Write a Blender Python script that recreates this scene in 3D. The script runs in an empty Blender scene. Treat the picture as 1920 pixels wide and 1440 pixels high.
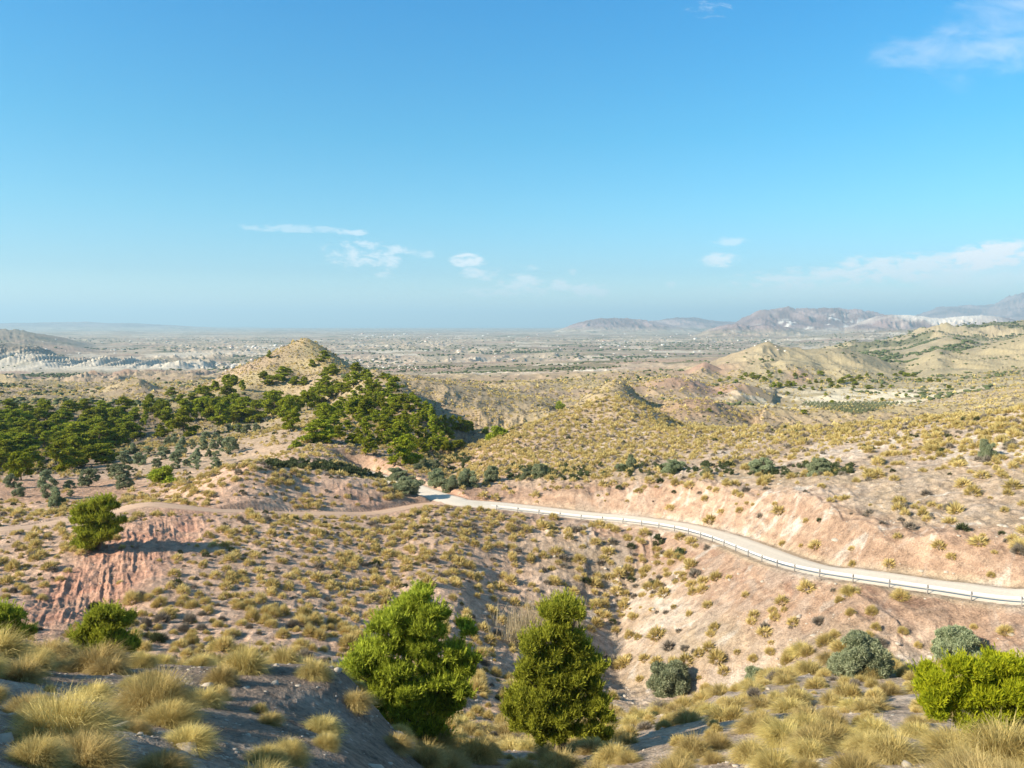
import bpy, math, random
import numpy as np
from math import radians, sin, cos, pi

# ------------------------------------------------------------------ camera, sky, sun, exposure
SC = bpy.context.scene
COL = SC.collection
FOC = 1500.0          # focal length in pixels of the 1920 x 1440 photograph
CX, HOR = 960.0, 608.0  # picture column straight ahead, picture row of the true horizon

cam_data = bpy.data.cameras.new("camera")
cam_data.sensor_width = 36.0
cam_data.lens = 36.0 * FOC / 1920.0
cam_data.shift_y = -(720.0 - HOR) / 1920.0
cam_data.clip_start = 0.1
cam_data.clip_end = 120000.0
cam = bpy.data.objects.new("camera", cam_data)
cam.location = (0, 0, 0)
cam.rotation_euler = (radians(90), 0, 0)
COL.objects.link(cam)
SC.camera = cam

SUN_EL = radians(29.0)
SUN_AZ = radians(-114.0)      # from +Y, clockwise: sun on the left, a little behind the camera
SUNV = np.array([sin(SUN_AZ) * cos(SUN_EL), cos(SUN_AZ) * cos(SUN_EL), sin(SUN_EL)])

SC.view_settings.view_transform = 'Standard'
SC.view_settings.look = 'None'
SC.view_settings.exposure = 1.10
SC.view_settings.gamma = 1.0
SC.cycles.max_bounces = 6
SC.cycles.diffuse_bounces = 3
SC.cycles.volume_bounces = 0
SC.cycles.transparent_max_bounces = 8

sun = bpy.data.lights.new("sun", 'SUN')
sun.energy = 4.7
sun.angle = radians(0.55)
sun.color = (1.0, 0.90, 0.74)
so = bpy.data.objects.new("sun", sun)
so.rotation_euler = (pi / 2 - SUN_EL, 0, pi - SUN_AZ) 
COL.objects.link(so)
from mathutils import Vector
so.rotation_euler = Vector(SUNV.tolist()).to_track_quat('Z', 'Y').to_euler()


class G:
    """small helper to wire node trees"""
    def __init__(s, nt):
        s.nt = nt
    def n(s, t, **kw):
        nd = s.nt.nodes.new(t)
        for k, v in kw.items():
            setattr(nd, k, v)
        return nd
    def put(s, sock, v):
        if v is None:
            return
        if hasattr(v, 'is_output') or hasattr(v, 'links'):
            s.nt.links.new(v, sock)
        else:
            sock.default_value = v
    def m(s, op, a, b=None, c=None, clamp=False):
        nd = s.n('ShaderNodeMath', operation=op, use_clamp=clamp)
        s.put(nd.inputs[0], a); s.put(nd.inputs[1], b); s.put(nd.inputs[2], c)
        return nd.outputs[0]
    def mix(s, f, a, b, mode='MIX'):
        nd = s.n('ShaderNodeMix', data_type='RGBA', blend_type=mode)
        s.put(nd.inputs[0], f); s.put(nd.inputs[6], a); s.put(nd.inputs[7], b)
        return nd.outputs[2]
    def sstep(s, x, lo, hi):
        nd = s.n('ShaderNodeMapRange', interpolation_type='SMOOTHSTEP')
        s.put(nd.inputs[0], x); nd.inputs[1].default_value = lo; nd.inputs[2].default_value = hi
        return nd.outputs[0]
    def noise(s, vec, scale, detail=4, rough=0.55, dist=0.0):
        nd = s.n('ShaderNodeTexNoise')
        s.put(nd.inputs['Vector'], vec)
        nd.inputs['Scale'].default_value = scale
        nd.inputs['Detail'].default_value = detail
        nd.inputs['Roughness'].default_value = rough
        nd.inputs['Distortion'].default_value = dist
        return nd.outputs['Fac']


def make_world():
    w = bpy.data.worlds.new("World")
    SC.world = w
    w.use_nodes = True
    nt = w.node_tree
    g = G(nt)
    bg = nt.nodes['Background']
    sky = g.n('ShaderNodeTexSky', sky_type='NISHITA')
    sky.sun_disc = False
    sky.sun_elevation = SUN_EL
    sky.sun_rotation = SUN_AZ
    sky.altitude = 300
    sky.air_density = 1.0
    sky.dust_density = 0.6
    sky.ozone_density = 1.0
    # the camera's cyan-leaning rendition of the blue
    tc = g.n('ShaderNodeTexCoord')
    sp = g.n('ShaderNodeSeparateXYZ')
    nt.links.new(tc.outputs['Generated'], sp.inputs[0])
    ramp = g.n('ShaderNodeValToRGB')
    el = ramp.color_ramp.elements
    stops = [(0.0, (1.35, 1.46, 1.52)), (.06, (1.1, 1.30, 1.44)), (.16, (.60, .97, 1.22)), (.34, (.44, 1.06, 1.26)), (.565, (.26, 1.07, 1.32)), (.93, (.145, 1.07, 1.52)), (1.3, (.40, 1.0, 1.3)), (1.9, (.72, 1.0, 1.08))]
    for i, (p_, c_) in enumerate(stops):
        e = el[i] if i < 2 else el.new(p_ / 2)
        e.position = p_ / 2; e.color = tuple(q / 2 for q in c_) + (1,)
    nt.links.new(g.m('DIVIDE', sp.outputs[2], 0.8), ramp.inputs[0])
    col = g.mix(1.0, sky.outputs[0], ramp.outputs[0], 'MULTIPLY')
    col = g.mix(1.0, col, (2.0, 2.0, 2.0, 1), 'MULTIPLY')
    # clouds: thin white patches, laid out by direction (tangent of azimuth and of elevation)
    yy = g.m('MAXIMUM', sp.outputs[1], 0.05)
    u = g.m('DIVIDE', sp.outputs[0], yy)
    v = g.m('DIVIDE', sp.outputs[2], yy)
    cb = g.n('ShaderNodeCombineXYZ')
    nt.links.new(u, cb.inputs[0]); nt.links.new(g.m('MULTIPLY', v, 2.4), cb.inputs[1])
    n1 = g.noise(cb.outputs[0], 42.0, 8, 0.62, 0.3)
    n2 = g.noise(cb.outputs[0], 10.0, 7, 0.58, 0.5)
    total = None
    # px, row, half width, half height, threshold shift, noise kind, opacity, tilt
    clouds = [
        (1800, 98, 185, 38, .12, 2, .42, -.02), (1890, 60, 170, 85, .08, 2, .34, -.2), (1330, 18, 40, 16, .0, 1, .25, 0),
        (545, 428, 110, 7, .18, 1, .30, .03), (662, 436, 26, 6, .2, 1, .5, 0), (690, 478, 85, 26, .06, 1, .62, .02),
        (790, 475, 30, 9, .08, 1, .38, 0), (720, 517, 18, 7, .15, 1, .4, 0), (874, 488, 27, 12, .24, 1, .75, 0),
        (900, 510, 32, 18, .10, 1, .6, 0), (1000, 500, 22, 8, .06, 1, .35, 0), (978, 530, 40, 15, .2, 1, .6, 0),
        (1052, 535, 18, 12, .2, 1, .6, 0), (1108, 545, 36, 13, .2, 1, .6, 0), (950, 546, 110, 11, .12, 1, .45, 0),
        (1074, 509, 8, 6, .2, 1, .4, 0), (1350, 488, 34, 13, .2, 1, .65, -.05), (1365, 453, 34, 9, .08, 1, .38, -.05),
        (1620, 487, 34, 9, .15, 1, .5, 0), (1860, 480, 80, 24, .3, 1, .9, -.12), (1700, 503, 170, 24, .22, 1, .72, -.08),
        (1530, 520, 140, 20, .16, 1, .6, -.06), (1850, 515, 220, 36, .26, 2, .62, -.08), (1600, 545, 300, 26, .2, 2, .48, -.03),
        (1258, 533, 10, 7, .15, 1, .35, 0), (2050, 470, 110, 40, .2, 1, .7, -.05), (2150, 200, 160, 60, .1, 2, .4, 0),
        (-250, 470, 120, 18, .1, 1, .4, 0),
    ]
    for (px, row, hw, hh, th, kind, op, tilt) in clouds:
        du = g.m('MULTIPLY', g.m('SUBTRACT', u, (px - CX) / FOC), FOC / hw)
        dv0 = g.m('SUBTRACT', v, (HOR - row) / FOC)
        dv1 = g.m('ADD', dv0, g.m('MULTIPLY', g.m('SUBTRACT', u, (px - CX) / FOC), tilt))
        dv = g.m('MULTIPLY', dv1, FOC / hh)
        r2 = g.m('ADD', g.m('MULTIPLY', du, du), g.m('MULTIPLY', dv, dv))
        env = g.m('SUBTRACT', 1.0, g.m('MULTIPLY', r2, 0.55))
        nn = n1 if kind == 1 else n2
        s_ = g.m('ADD', g.m('MULTIPLY', env, 0.42), g.m('MULTIPLY', g.m('SUBTRACT', nn, 0.56 - th * .55), 1.9 if kind == 1 else 1.3))
        soft = g.sstep(s_, 0.10, 0.75 if kind == 2 else 0.55)
        soft = g.m('MULTIPLY', soft, g.sstep(env, -0.1, 0.6))
        k = g.m('MULTIPLY', soft, op)
        total = k if total is None else g.m('MAXIMUM', total, k)
    front = g.m('GREATER_THAN', sp.outputs[1], 0.06)
    total = g.m('MULTIPLY', total, front)
    cloudy = g.mix(total, col, (8.8, 8.6, 8.7, 1))
    nt.links.new(cloudy, bg.inputs[0])
    bg.inputs[1].default_value = 0.067

make_world()

# ------------------------------------------------------------------ noise
def _hash(ix, iy, seed):
    h = (ix.astype(np.int64) * 374761393 + iy.astype(np.int64) * 668265263 + seed * 1442695041) & 0xffffffff
    h = ((h ^ (h >> 13)) * 1274126177) & 0xffffffff
    h = (h ^ (h >> 16)) & 0xffffff
    return h.astype(np.float64) / float(0xffffff)

def vnoise(x, y, seed=0):
    x = np.asarray(x, float); y = np.asarray(y, float)
    ix = np.floor(x); iy = np.floor(y)
    fx = x - ix; fy = y - iy
    fx = fx * fx * fx * (fx * (fx * 6 - 15) + 10); fy = fy * fy * fy * (fy * (fy * 6 - 15) + 10)
    a = _hash(ix, iy, seed); b = _hash(ix + 1, iy, seed)
    c = _hash(ix, iy + 1, seed); d = _hash(ix + 1, iy + 1, seed)
    return (a + (b - a) * fx) * (1 - fy) + (c + (d - c) * fx) * fy   # 0..1

def fbm(x, y, seed=0, octv=4, gain=0.5, lac=2.03):
    s = 0; a = 1; t = 0
    for i in range(octv):
        s = s + a * (vnoise(x, y, seed + i * 17) - 0.5); t += a
        x = x * lac * 0.8 - y * lac * 0.6 + 3.7; y = x * 0.6 / 0.8 + y * lac * 0.2 + 1.3 if False else (y * lac + 7.1)
        a *= gain
    return s / t * 2      # about -1..1

def ridged(x, y, seed=0, octv=4, gain=0.5):
    s = 0; a = 1; t = 0
    for i in range(octv):
        n = 1 - np.abs(vnoise(x, y, seed + i * 31) * 2 - 1)
        s = s + a * n * n; t += a
        x = x * 2.07 + 5.1; y = y * 2.07 + 2.9; a *= gain
    return s / t          # 0..1

def sst(x, a, b):
    t = np.clip((x - a) / (b - a), 0, 1)
    return t * t * (3 - 2 * t)

# ------------------------------------------------------------------ lie of the land
# Sight lines measured in the photograph, each with the distance at which it meets the ground; the columns left of frame are added.
PROFILE = {
 -450: [(3,1400),(5,1300),(8,1195),(14,1120),(22,1090),(30,1140),(45,1190),(62,1130),(75,1085),(90,1030),(102,985),(130,940),(165,905),(200,880),(260,850),(330,800),(420,765),(520,745),(700,730),(1000,716),(1500,705),(2000,700)],  # unseen rise left of frame, shaped to shade the near left ground
 -150: [(3,1600),(5,1440),(8,1320),(14,1235),(22,1205),(30,1220),(45,1260),(62,1170),(75,1110),(90,1048),(102,992),(112,974),(130,950),(165,910),(200,885),(260,852),(330,802),(420,762),(520,745),(700,730),(1000,717),(1500,705),(2000,700)],  # unseen too, its near part shaped for the foreground shade
 0: [(3,1700),(5,1500),(8,1385),(14,1290),(22,1235),(30,1262),(45,1290),(62,1190),(75,1125),(90,1050),(102,995),(112,976),(130,950),(165,910),(200,885),(260,852),(330,805),(420,764),(520,747),(700,731),(1000,718),(1500,706),(2000,701)],
 200: [(3,1750),(5,1560),(8,1430),(14,1325),(22,1241),(30,1278),(45,1295),(62,1215),(75,1150),(88,1065),(98,1015),(113,963),(130,945),(165,912),(200,888),(235,866),(280,845),(330,815),(420,778),(520,757),(600,745),(700,735),(900,724),(1100,716),(1500,705),(2000,700)],
 400: [(3,1800),(5,1620),(8,1500),(14,1355),(21,1250),(30,1292),(45,1308),(60,1240),(72,1178),(85,1098),(98,1030),(112,975),(120,958),(130,922),(139,890),(145,885),(156,900),(172,890),(195,876),(230,852),(270,828),(330,806),(400,778),(470,745),(540,722),(620,722),(800,716),(1200,708),(2000,697)],
 550: [(3,1850),(8,1560),(14,1385),(21,1250),(30,1305),(45,1315),(60,1252),(72,1190),(88,1100),(104,1025),(120,972),(128,963),(134,940),(144,882),(150,884),(160,876),(180,852),(215,832),(250,806),(300,786),(335,776),(370,792),(420,778),(455,758),(500,712),(530,682),(620,700),(700,712),(900,712),(1500,702),(2200,690)],
 640: [(3,1900),(8,1590),(14,1410),(21,1262),(28,1320),(45,1330),(62,1262),(75,1195),(90,1112),(106,1035),(124,976),(133,964),(138,945),(147,890),(153,892),(165,880),(185,856),(215,832),(250,806),(290,784),(330,765),(370,752),(420,738),(460,712),(500,692),(535,682),(600,700),(700,712),(900,708),(1500,700),(2200,688)],
 700: [(3,1950),(9,1590),(14,1450),(20,1345),(27,1385),(36,1400),(50,1350),(65,1272),(78,1195),(92,1115),(108,1040),(124,985),(137,963),(142,940),(151,900),(157,905),(166,906),(180,892),(205,857),(235,828),(270,800),(310,766),(350,735),(390,708),(425,692),(465,705),(530,722),(620,724),(760,717),(1200,702),(2000,688)],
 760: [(3,2000),(9,1640),(16,1470),(22,1390),(27,1390),(36,1402),(50,1350),(65,1275),(80,1190),(95,1108),(112,1035),(130,975),(141,955),(147,938),(153,918),(162,908),(175,895),(195,872),(220,850),(250,822),(280,795),(310,765),(345,735),(372,718),(400,735),(460,745),(520,725),(570,713),(700,718),(1000,710),(1500,699),(2200,684)],
 800: [(3,2000),(10,1650),(20,1430),(27,1400),(36,1402),(50,1350),(65,1272),(80,1185),(95,1098),(115,1018),(133,962),(146,942),(152,927),(160,915),(172,902),(188,888),(210,868),(235,842),(260,812),(285,782),(308,757),(335,775),(400,782),(440,762),(500,726),(545,713),(700,720),(1000,712),(1500,698),(2200,680)],
 850: [(3,2000),(10,1680),(20,1470),(30,1405),(40,1400),(60,1335),(80,1205),(95,1110),(114,1025),(133,964),(146,948),(152,932),(160,915),(172,906),(190,896),(210,882),(235,860),(265,850),(300,852),(345,842),(400,802),(460,755),(520,724),(560,720),(700,724),(1000,712),(1500,698),(2200,680)],
 950: [(3,2000),(12,1660),(20,1500),(30,1410),(40,1405),(60,1350),(80,1245),(95,1165),(112,1075),(130,990),(142,960),(147,951),(151,940),(160,915),(168,898),(180,882),(200,855),(222,825),(245,806),(275,835),(350,835),(400,812),(450,780),(500,755),(560,738),(585,734),(640,742),(750,727),(850,722),(1000,713),(1300,700),(2200,680)],
 1060: [(3,2000),(12,1660),(20,1500),(30,1410),(40,1400),(60,1355),(80,1280),(97,1180),(112,1085),(128,1002),(139,972),(144,962),(150,925),(156,905),(166,891),(180,873),(205,835),(235,792),(258,772),(290,812),(360,808),(430,785),(480,775),(560,760),(650,740),(800,722),(1000,708),(1300,698),(2200,678)],
 1150: [(3,1950),(12,1640),(20,1480),(30,1400),(45,1375),(65,1362),(85,1298),(98,1218),(112,1115),(125,1020),(137,978),(141.5,968),(146,932),(152,905),(160,886),(180,860),(210,820),(240,778),(262,748),(288,785),(330,785),(375,745),(412,712),(435,722),(520,738),(650,728),(800,715),(1000,700),(1300,695),(2200,676)],
 1215: [(3,1900),(12,1600),(20,1450),(30,1385),(45,1355),(65,1345),(85,1292),(98,1225),(110,1125),(121,1035),(131,985),(136,974),(140,938),(147,905),(156,884),(175,860),(200,826),(230,790),(252,768),(280,800),(350,795),(400,775),(435,755),(520,752),(650,730),(800,712),(1000,700),(1300,694),(2200,674)],
 1290: [(3,1900),(12,1580),(20,1440),(30,1370),(45,1338),(65,1330),(85,1283),(97,1232),(108,1135),(116,1060),(122,1008),(126.5,988),(131,940),(140,905),(150,882),(165,862),(190,825),(212,800),(240,815),(300,800),(380,772),(430,753),(500,768),(600,745),(800,715),(1100,695),(1500,680),(2200,672)],
 1430: [(3,1850),(10,1600),(18,1450),(28,1360),(42,1290),(50,1274),(62,1292),(80,1255),(88,1185),(94,1105),(98,1055),(103,1035),(106,985),(115,950),(128,912),(145,878),(165,842),(185,815),(200,801),(230,815),(300,812),(380,802),(480,786),(600,768),(700,750),(850,725),(1000,712),(1500,690),(2200,670)],
 1600: [(3,1820),(10,1580),(17,1450),(25,1370),(38,1290),(48,1262),(56,1268),(66,1250),(73,1190),(79,1120),(83,1090),(88,1070),(91,1015),(100,970),(115,912),(130,872),(150,832),(170,805),(185,795),(220,815),(300,805),(420,790),(520,775),(620,758),(720,745),(850,726),(1000,712),(1500,690),(2200,668)],
 1750: [(3,1800),(9,1600),(15,1470),(22,1385),(32,1315),(44,1268),(54,1262),(60,1258),(67,1246),(69,1215),(72,1150),(75,1116),(80,1092),(83,1035),(95,965),(110,902),(130,846),(150,802),(163,782),(200,802),(300,792),(450,772),(600,750),(800,725),(1000,708),(1500,688),(2200,664)],
 1920: [(3,1750),(8,1590),(13,1480),(20,1390),(30,1330),(45,1285),(56,1262),(63,1238),(66,1190),(70,1134),(75,1106),(78,1045),(90,955),(105,884),(125,820),(142,768),(175,785),(260,770),(400,745),(550,722),(700,712),(900,706),(1300,692),(2200,658)],
 2150: [(3,1700),(8,1520),(13,1440),(20,1370),(30,1320),(45,1290),(56,1262),(62,1225),(65,1160),(69,1105),(74,1080),(88,940),(105,860),(125,795),(142,745),(175,765),(260,755),(400,735),(550,715),(700,705),(900,700),(1300,688),(2200,655)],
 2450: [(3,1650),(8,1480),(13,1400),(20,1340),(30,1300),(45,1270),(60,1180),(70,1090),(88,930),(105,850),(125,790),(142,740),(175,755),(260,745),(400,730),(550,710),(700,700),(900,695),(1300,685),(2200,655)],
}
EXTRA = [  # (px, distance, row)
 (573,560,652),(540,552,662),(500,542,676),(450,525,700),(425,500,718),(605,552,668),(600,520,680),(573,520,680),(573,480,708),(573,450,738),
 (540,500,690),(500,480,718),(470,450,745),(573,600,670),(540,600,676),(500,600,692),(620,600,682),(640,545,686),
 (720,402,703),(745,372,714),(770,342,734),(815,282,793),(835,256,822),(862,232,848),(885,212,864),(905,200,868),
 (475,420,778),(475,350,805),(475,300,812),(500,240,828),(475,200,868),(475,148,870),(475,140,872),(475,128,935),(475,156,888),
 (300,120,957),(300,140,930),(300,150,915),(300,175,895),(300,112,968),(300,132,944),
 (340,104,1000),(120,104,985),(60,70,1150),(150,70,1160),(250,80,1105),
 (640,150,890),(1100,270,775),(1100,240,785),(1100,300,808),
 (1162,418,709),(1130,412,722),(1100,420,736),(1190,420,735),(1160,455,735),(1180,400,745),
]
for D, r in ((2600,683),(3600,662),(6000,640.5),(12000,624),(30000,614.5),(60000,611)):
    for px in (-450, -100, 200, 500, 800, 1100, 1400, 1700, 2000, 2450):
        EXTRA.append((px, D, r))
for px in (-450, 0, 500, 960, 1400, 1900, 2450):
    EXTRA.append((px, 1.6, 2300))
PTS = [(px, D, r) for px, L in PROFILE.items() for D, r in L] + EXTRA
PTS = np.array(PTS, float)
UU, VV = 95.0, 0.085
PX0, PX1, NPX = -500.0, 2500.0, 376
L0, L1, NL = math.log(1.6), math.log(70000.0), 900
def _rbf():
    cx, cv = PTS[:, 0] / UU, np.log(PTS[:, 1]) / VV
    c2 = 0.16
    A = np.sqrt((cx[:, None] - cx[None]) ** 2 + (cv[:, None] - cv[None]) ** 2 + c2)
    n = len(cx)
    P = np.stack([np.ones(n), cx, cv], 1)
    A = A + np.eye(n) * -0.02
    M = np.block([[A, P], [P.T, np.zeros((3, 3))]])
    w = np.linalg.solve(M, np.concatenate([PTS[:, 2], np.zeros(3)]))
    gx = np.linspace(PX0, PX1, NPX) / UU
    gv = np.linspace(L0, L1, NL) / VV
    out = np.empty((NL, NPX))
    for i in range(NL):
        q = np.sqrt((gx[:, None] - cx[None]) ** 2 + (gv[i] - cv[None]) ** 2 + c2)
        out[i] = q @ w[:n] + w[n] + w[n + 1] * gx + w[n + 2] * gv[i]
    return out
ROWG = _rbf()

def _cub(t):
    return (((-0.5 * t + 1.0) * t - 0.5) * t, (1.5 * t - 2.5) * t * t + 1.0, ((-1.5 * t + 2.0) * t + 0.5) * t, (0.5 * t - 0.5) * t * t)

def row_at(px, D):
    a = np.clip((px - PX0) / (PX1 - PX0) * (NPX - 1), 1, NPX - 3.001)
    b = np.clip((np.log(np.maximum(D, 1.7)) - L0) / (L1 - L0) * (NL - 1), 1, NL - 3.001)
    ia = a.astype(int); ib = b.astype(int); wa = _cub(a - ia); wb = _cub(b - ib)
    r = 0
    for j in range(4):
        rr = 0
        for i in range(4):
            rr = rr + wa[i] * ROWG[ib + j - 1, ia + i - 1]
        r = r + wb[j] * rr
    return r

# far ridges: (distance, steepness in ln distance, [(px, row), ...])
RIDGES = [
 (22000, .16, [(-500,598),(-100,603),(0,606),(150,603),(250,606),(350,611),(430,616),(600,619),(800,618)]),
 (12000, .13, [(-500,612),(-100,619),(60,624),(130,622),(220,621),(300,625),(340,632),(420,640)]),
 (4600, .22, [(-500,590),(-200,604),(0,617),(50,620),(90,628),(130,637),(170,648),(220,658)]),
 (2800, .16, [(-500,625),(-200,634),(0,644),(60,649),(95,664),(130,677),(170,690)]),
 (13000, .14, [(1000,632),(1030,626),(1060,615),(1095,601),(1125,596),(1160,596),(1190,597),(1215,600),(1240,605),(1280,614),(1340,625),(1400,634)]),
 (17000, .14, [(1180,618),(1210,603),(1240,599),(1270,594),(1300,595),(1330,600),(1360,603),(1420,603),(1500,602),(1600,600)]),
 (8500, .13, [(1260,640),(1310,626),(1350,612),(1378,605),(1400,612),(1440,607),(1470,613),(1510,622),(1570,630),(1640,640)]),
 (12000, .16, [(1360,622),(1385,604),(1405,590),(1430,577),(1450,579),(1475,575),(1505,578),(1545,575),(1585,580),(1620,579),(1650,589),(1690,597),(1760,604),(1850,610)]),
 (9500, .10, [(1580,618),(1620,602),(1650,592),(1680,588),(1710,591),(1760,597),(1800,593),(1840,590),(1870,593),(1910,602),(1960,610)]),
 (20000, .2, [(1680,606),(1720,591),(1745,582),(1765,575),(1820,572),(1865,570),(1885,559),(1905,550),(1930,541),(2000,530),(2200,545),(2500,560)]),
 (6500, .14, [(1300,652),(1400,640),(1480,634),(1560,626),(1640,622),(1720,616),(1800,612),(1900,606),(2100,600),(2500,600)]),
 (2700, .24, [(1480,668),(1560,652),(1620,642),(1690,628),(1730,616),(1757,606),(1785,610),(1830,611),(1880,603),(1930,597),(2100,585),(2500,580)]),
 (2000, .20, [(1500,682),(1580,668),(1640,661),(1700,655),(1750,640),(1790,632),(1815,634),(1850,646),(1920,650),(2100,640),(2500,620)]),
 (1350, .22, [(1640,706),(1700,690),(1740,668),(1765,655),(1790,662),(1840,650),(1880,640),(1930,630),(2050,615),(2500,600)]),
 (1050, .16, [(1720,724),(1780,712),(1840,700),(1900,685),(1960,672),(2100,655),(2500,640)]),
 (1230, .20, [(1230,700),(1290,688),(1340,679),(1385,662),(1415,650),(1440,638),(1465,650),(1500,656),(1545,655),(1580,652),(1620,664),(1680,688),(1720,704),(1760,716)]),
 (1050, .11, [(1230,712),(1290,700),(1320,680),(1345,693),(1380,706),(1440,690),(1480,672),(1520,678),(1560,700),(1600,690),(1640,698),(1690,712)]),
 (700, .12, [(1180,742),(1220,720),(1260,708),(1300,716),(1332,730),(1350,728),(1385,718),(1420,730),(1460,744)]),
 (400, .10, [(1205,800),(1240,772),(1285,750),(1330,752),(1380,774),(1420,800)]),
 (500, .13, [(680,724),(705,712),(731,703),(790,711),(856,724),(950,746),(1028,757),(1075,778),(1105,805)]),
 (780, .09, [(860,735),(920,722),(990,716),(1060,722),(1120,716),(1180,726),(1230,738)]),
 (1900, .05, [(790,700),(815,688),(830,681),(845,687),(880,700)]),
 (700, .07, [(100,748),(150,738),(200,726),(240,717),(262,711),(285,722),(305,736),(330,745)]),
]
CONES = [(573, 560, 633, .47, .62, 62), (262, 690, 711, .30, .55, 26), (1440, 1225, 637, .42, .5, 70), (1320, 1048, 679, .5, .45, 40)]
# the road's valley-side edge: (px, distance, height)
ROAD_EDGE = [(2300,64,-21.5),(2100,66.5,-23.4),(1900,70.4,-24.7),(1750,75.7,-25.5),(1650,80.5,-26.3),(1560,85,-27),(1500,89,-27.6),(1430,97.7,-29),
             (1330,114.8,-31),(1260,126,-32.4),(1175,134.7,-33.5),(1090,139.5,-34),(1000,143.3,-33.9),(925,145.5,-33.6),(850,146.5,-33.2),(812,150,-33.1),(775,158,-33.6),(738,168,-34.2),(690,184,-35.6),(650,200,-37)]
TRACK = [(860,149,-33.1),(790,146,-33.0),(700,137.5,-32.45),(620,132,-31.2),(550,128,-30.3),(470,123.5,-28.9),(400,120,-27.9),(330,118,-26.9),(270,117,-26.4),(200,113.5,-26.8),(120,109,-26.8),(60,105,-26.6),(0,102,-26.2),(-150,96,-26),(-400,92,-25)]

def world_line(L):
    return np.array([((px - CX) / FOC * D, D, z) for px, D, z in L], float)

def smooth_line(P, step):
    """Catmull-Rom through the points, resampled at equal steps"""
    out = []
    n = len(P)
    for i in range(n - 1):
        p0 = P[max(i - 1, 0)]; p1 = P[i]; p2 = P[i + 1]; p3 = P[min(i + 2, n - 1)]
        for t in np.linspace(0, 1, 24, endpoint=False):
            out.append(0.5 * ((2 * p1) + (-p0 + p2) * t + (2 * p0 - 5 * p1 + 4 * p2 - p3) * t * t + (-p0 + 3 * p1 - 3 * p2 + p3) * t ** 3))
    out.append(P[-1])
    out = np.array(out)
    s = np.concatenate([[0], np.cumsum(np.hypot(*(np.diff(out[:, :2], axis=0).T)))])
    q = np.arange(0, s[-1], step)
    return np.stack([np.interp(q, s, out[:, k]) for k in range(3)], 1)

EDGE = smooth_line(world_line(ROAD_EDGE), 1.0)
_t = np.gradient(EDGE[:, :2], axis=0); _t /= np.linalg.norm(_t, axis=1)[:, None]
NRM = np.stack([_t[:, 1], -_t[:, 0]], 1)       # walking right to left, this points away from the valley
if NRM[len(NRM) // 3, 1] < 0: NRM = -NRM
ROAD_W = 6.2
ROAD_C = np.concatenate([EDGE[:, :2] + NRM * ROAD_W / 2, EDGE[:, 2:]], 1)
TRACK_C = smooth_line(world_line(TRACK), 1.0)

def near_line(X, Y, C, reach):
    """distance to the polyline and its height there; far points get 1e9"""
    d = np.full(X.shape, 1e9); z = np.zeros(X.shape)
    m = (X > C[:, 0].min() - reach) & (X < C[:, 0].max() + reach) & (Y > C[:, 1].min() - reach) & (Y < C[:, 1].max() + reach)
    idx = np.nonzero(m)[0]
    for k in range(0, len(idx), 40000):
        j = idx[k:k + 40000]
        dd = (X[j][:, None] - C[None, :, 0]) ** 2 + (Y[j][:, None] - C[None, :, 1]) ** 2
        a = dd.argmin(1)
        # refine on the two neighbouring segments
        best = np.full(len(j), 1e9); bz = np.zeros(len(j))
        for o in (-1, 0):
            s0 = np.clip(a + o, 0, len(C) - 2)
            A = C[s0]; B = C[s0 + 1]
            ab = B[:, :2] - A[:, :2]
            t = ((X[j] - A[:, 0]) * ab[:, 0] + (Y[j] - A[:, 1]) * ab[:, 1]) / (ab ** 2).sum(1)
            t = np.clip(t, 0, 1)
            e = np.hypot(X[j] - A[:, 0] - t * ab[:, 0], Y[j] - A[:, 1] - t * ab[:, 1])
            u = e < best
            best[u] = e[u]; bz[u] = (A[:, 2] + t * (B[:, 2] - A[:, 2]))[u]
        d[j] = best; z[j] = bz
    return d, z

def pxd(X, Y):
    """fan coordinates of a ground point: picture column and distance ahead (clamped beyond the sides)"""
    th = np.arctan2(X, Y); r = np.hypot(X, Y)
    tc = np.clip(th, -0.82, 0.78)
    return CX + FOC * np.tan(tc), r * np.cos(tc), th, r

def bump2(px, D, p0, D0, rp, rl):
    return np.exp(-((px - p0) / rp) ** 2 - (np.log(D / D0) / rl) ** 2)

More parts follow.
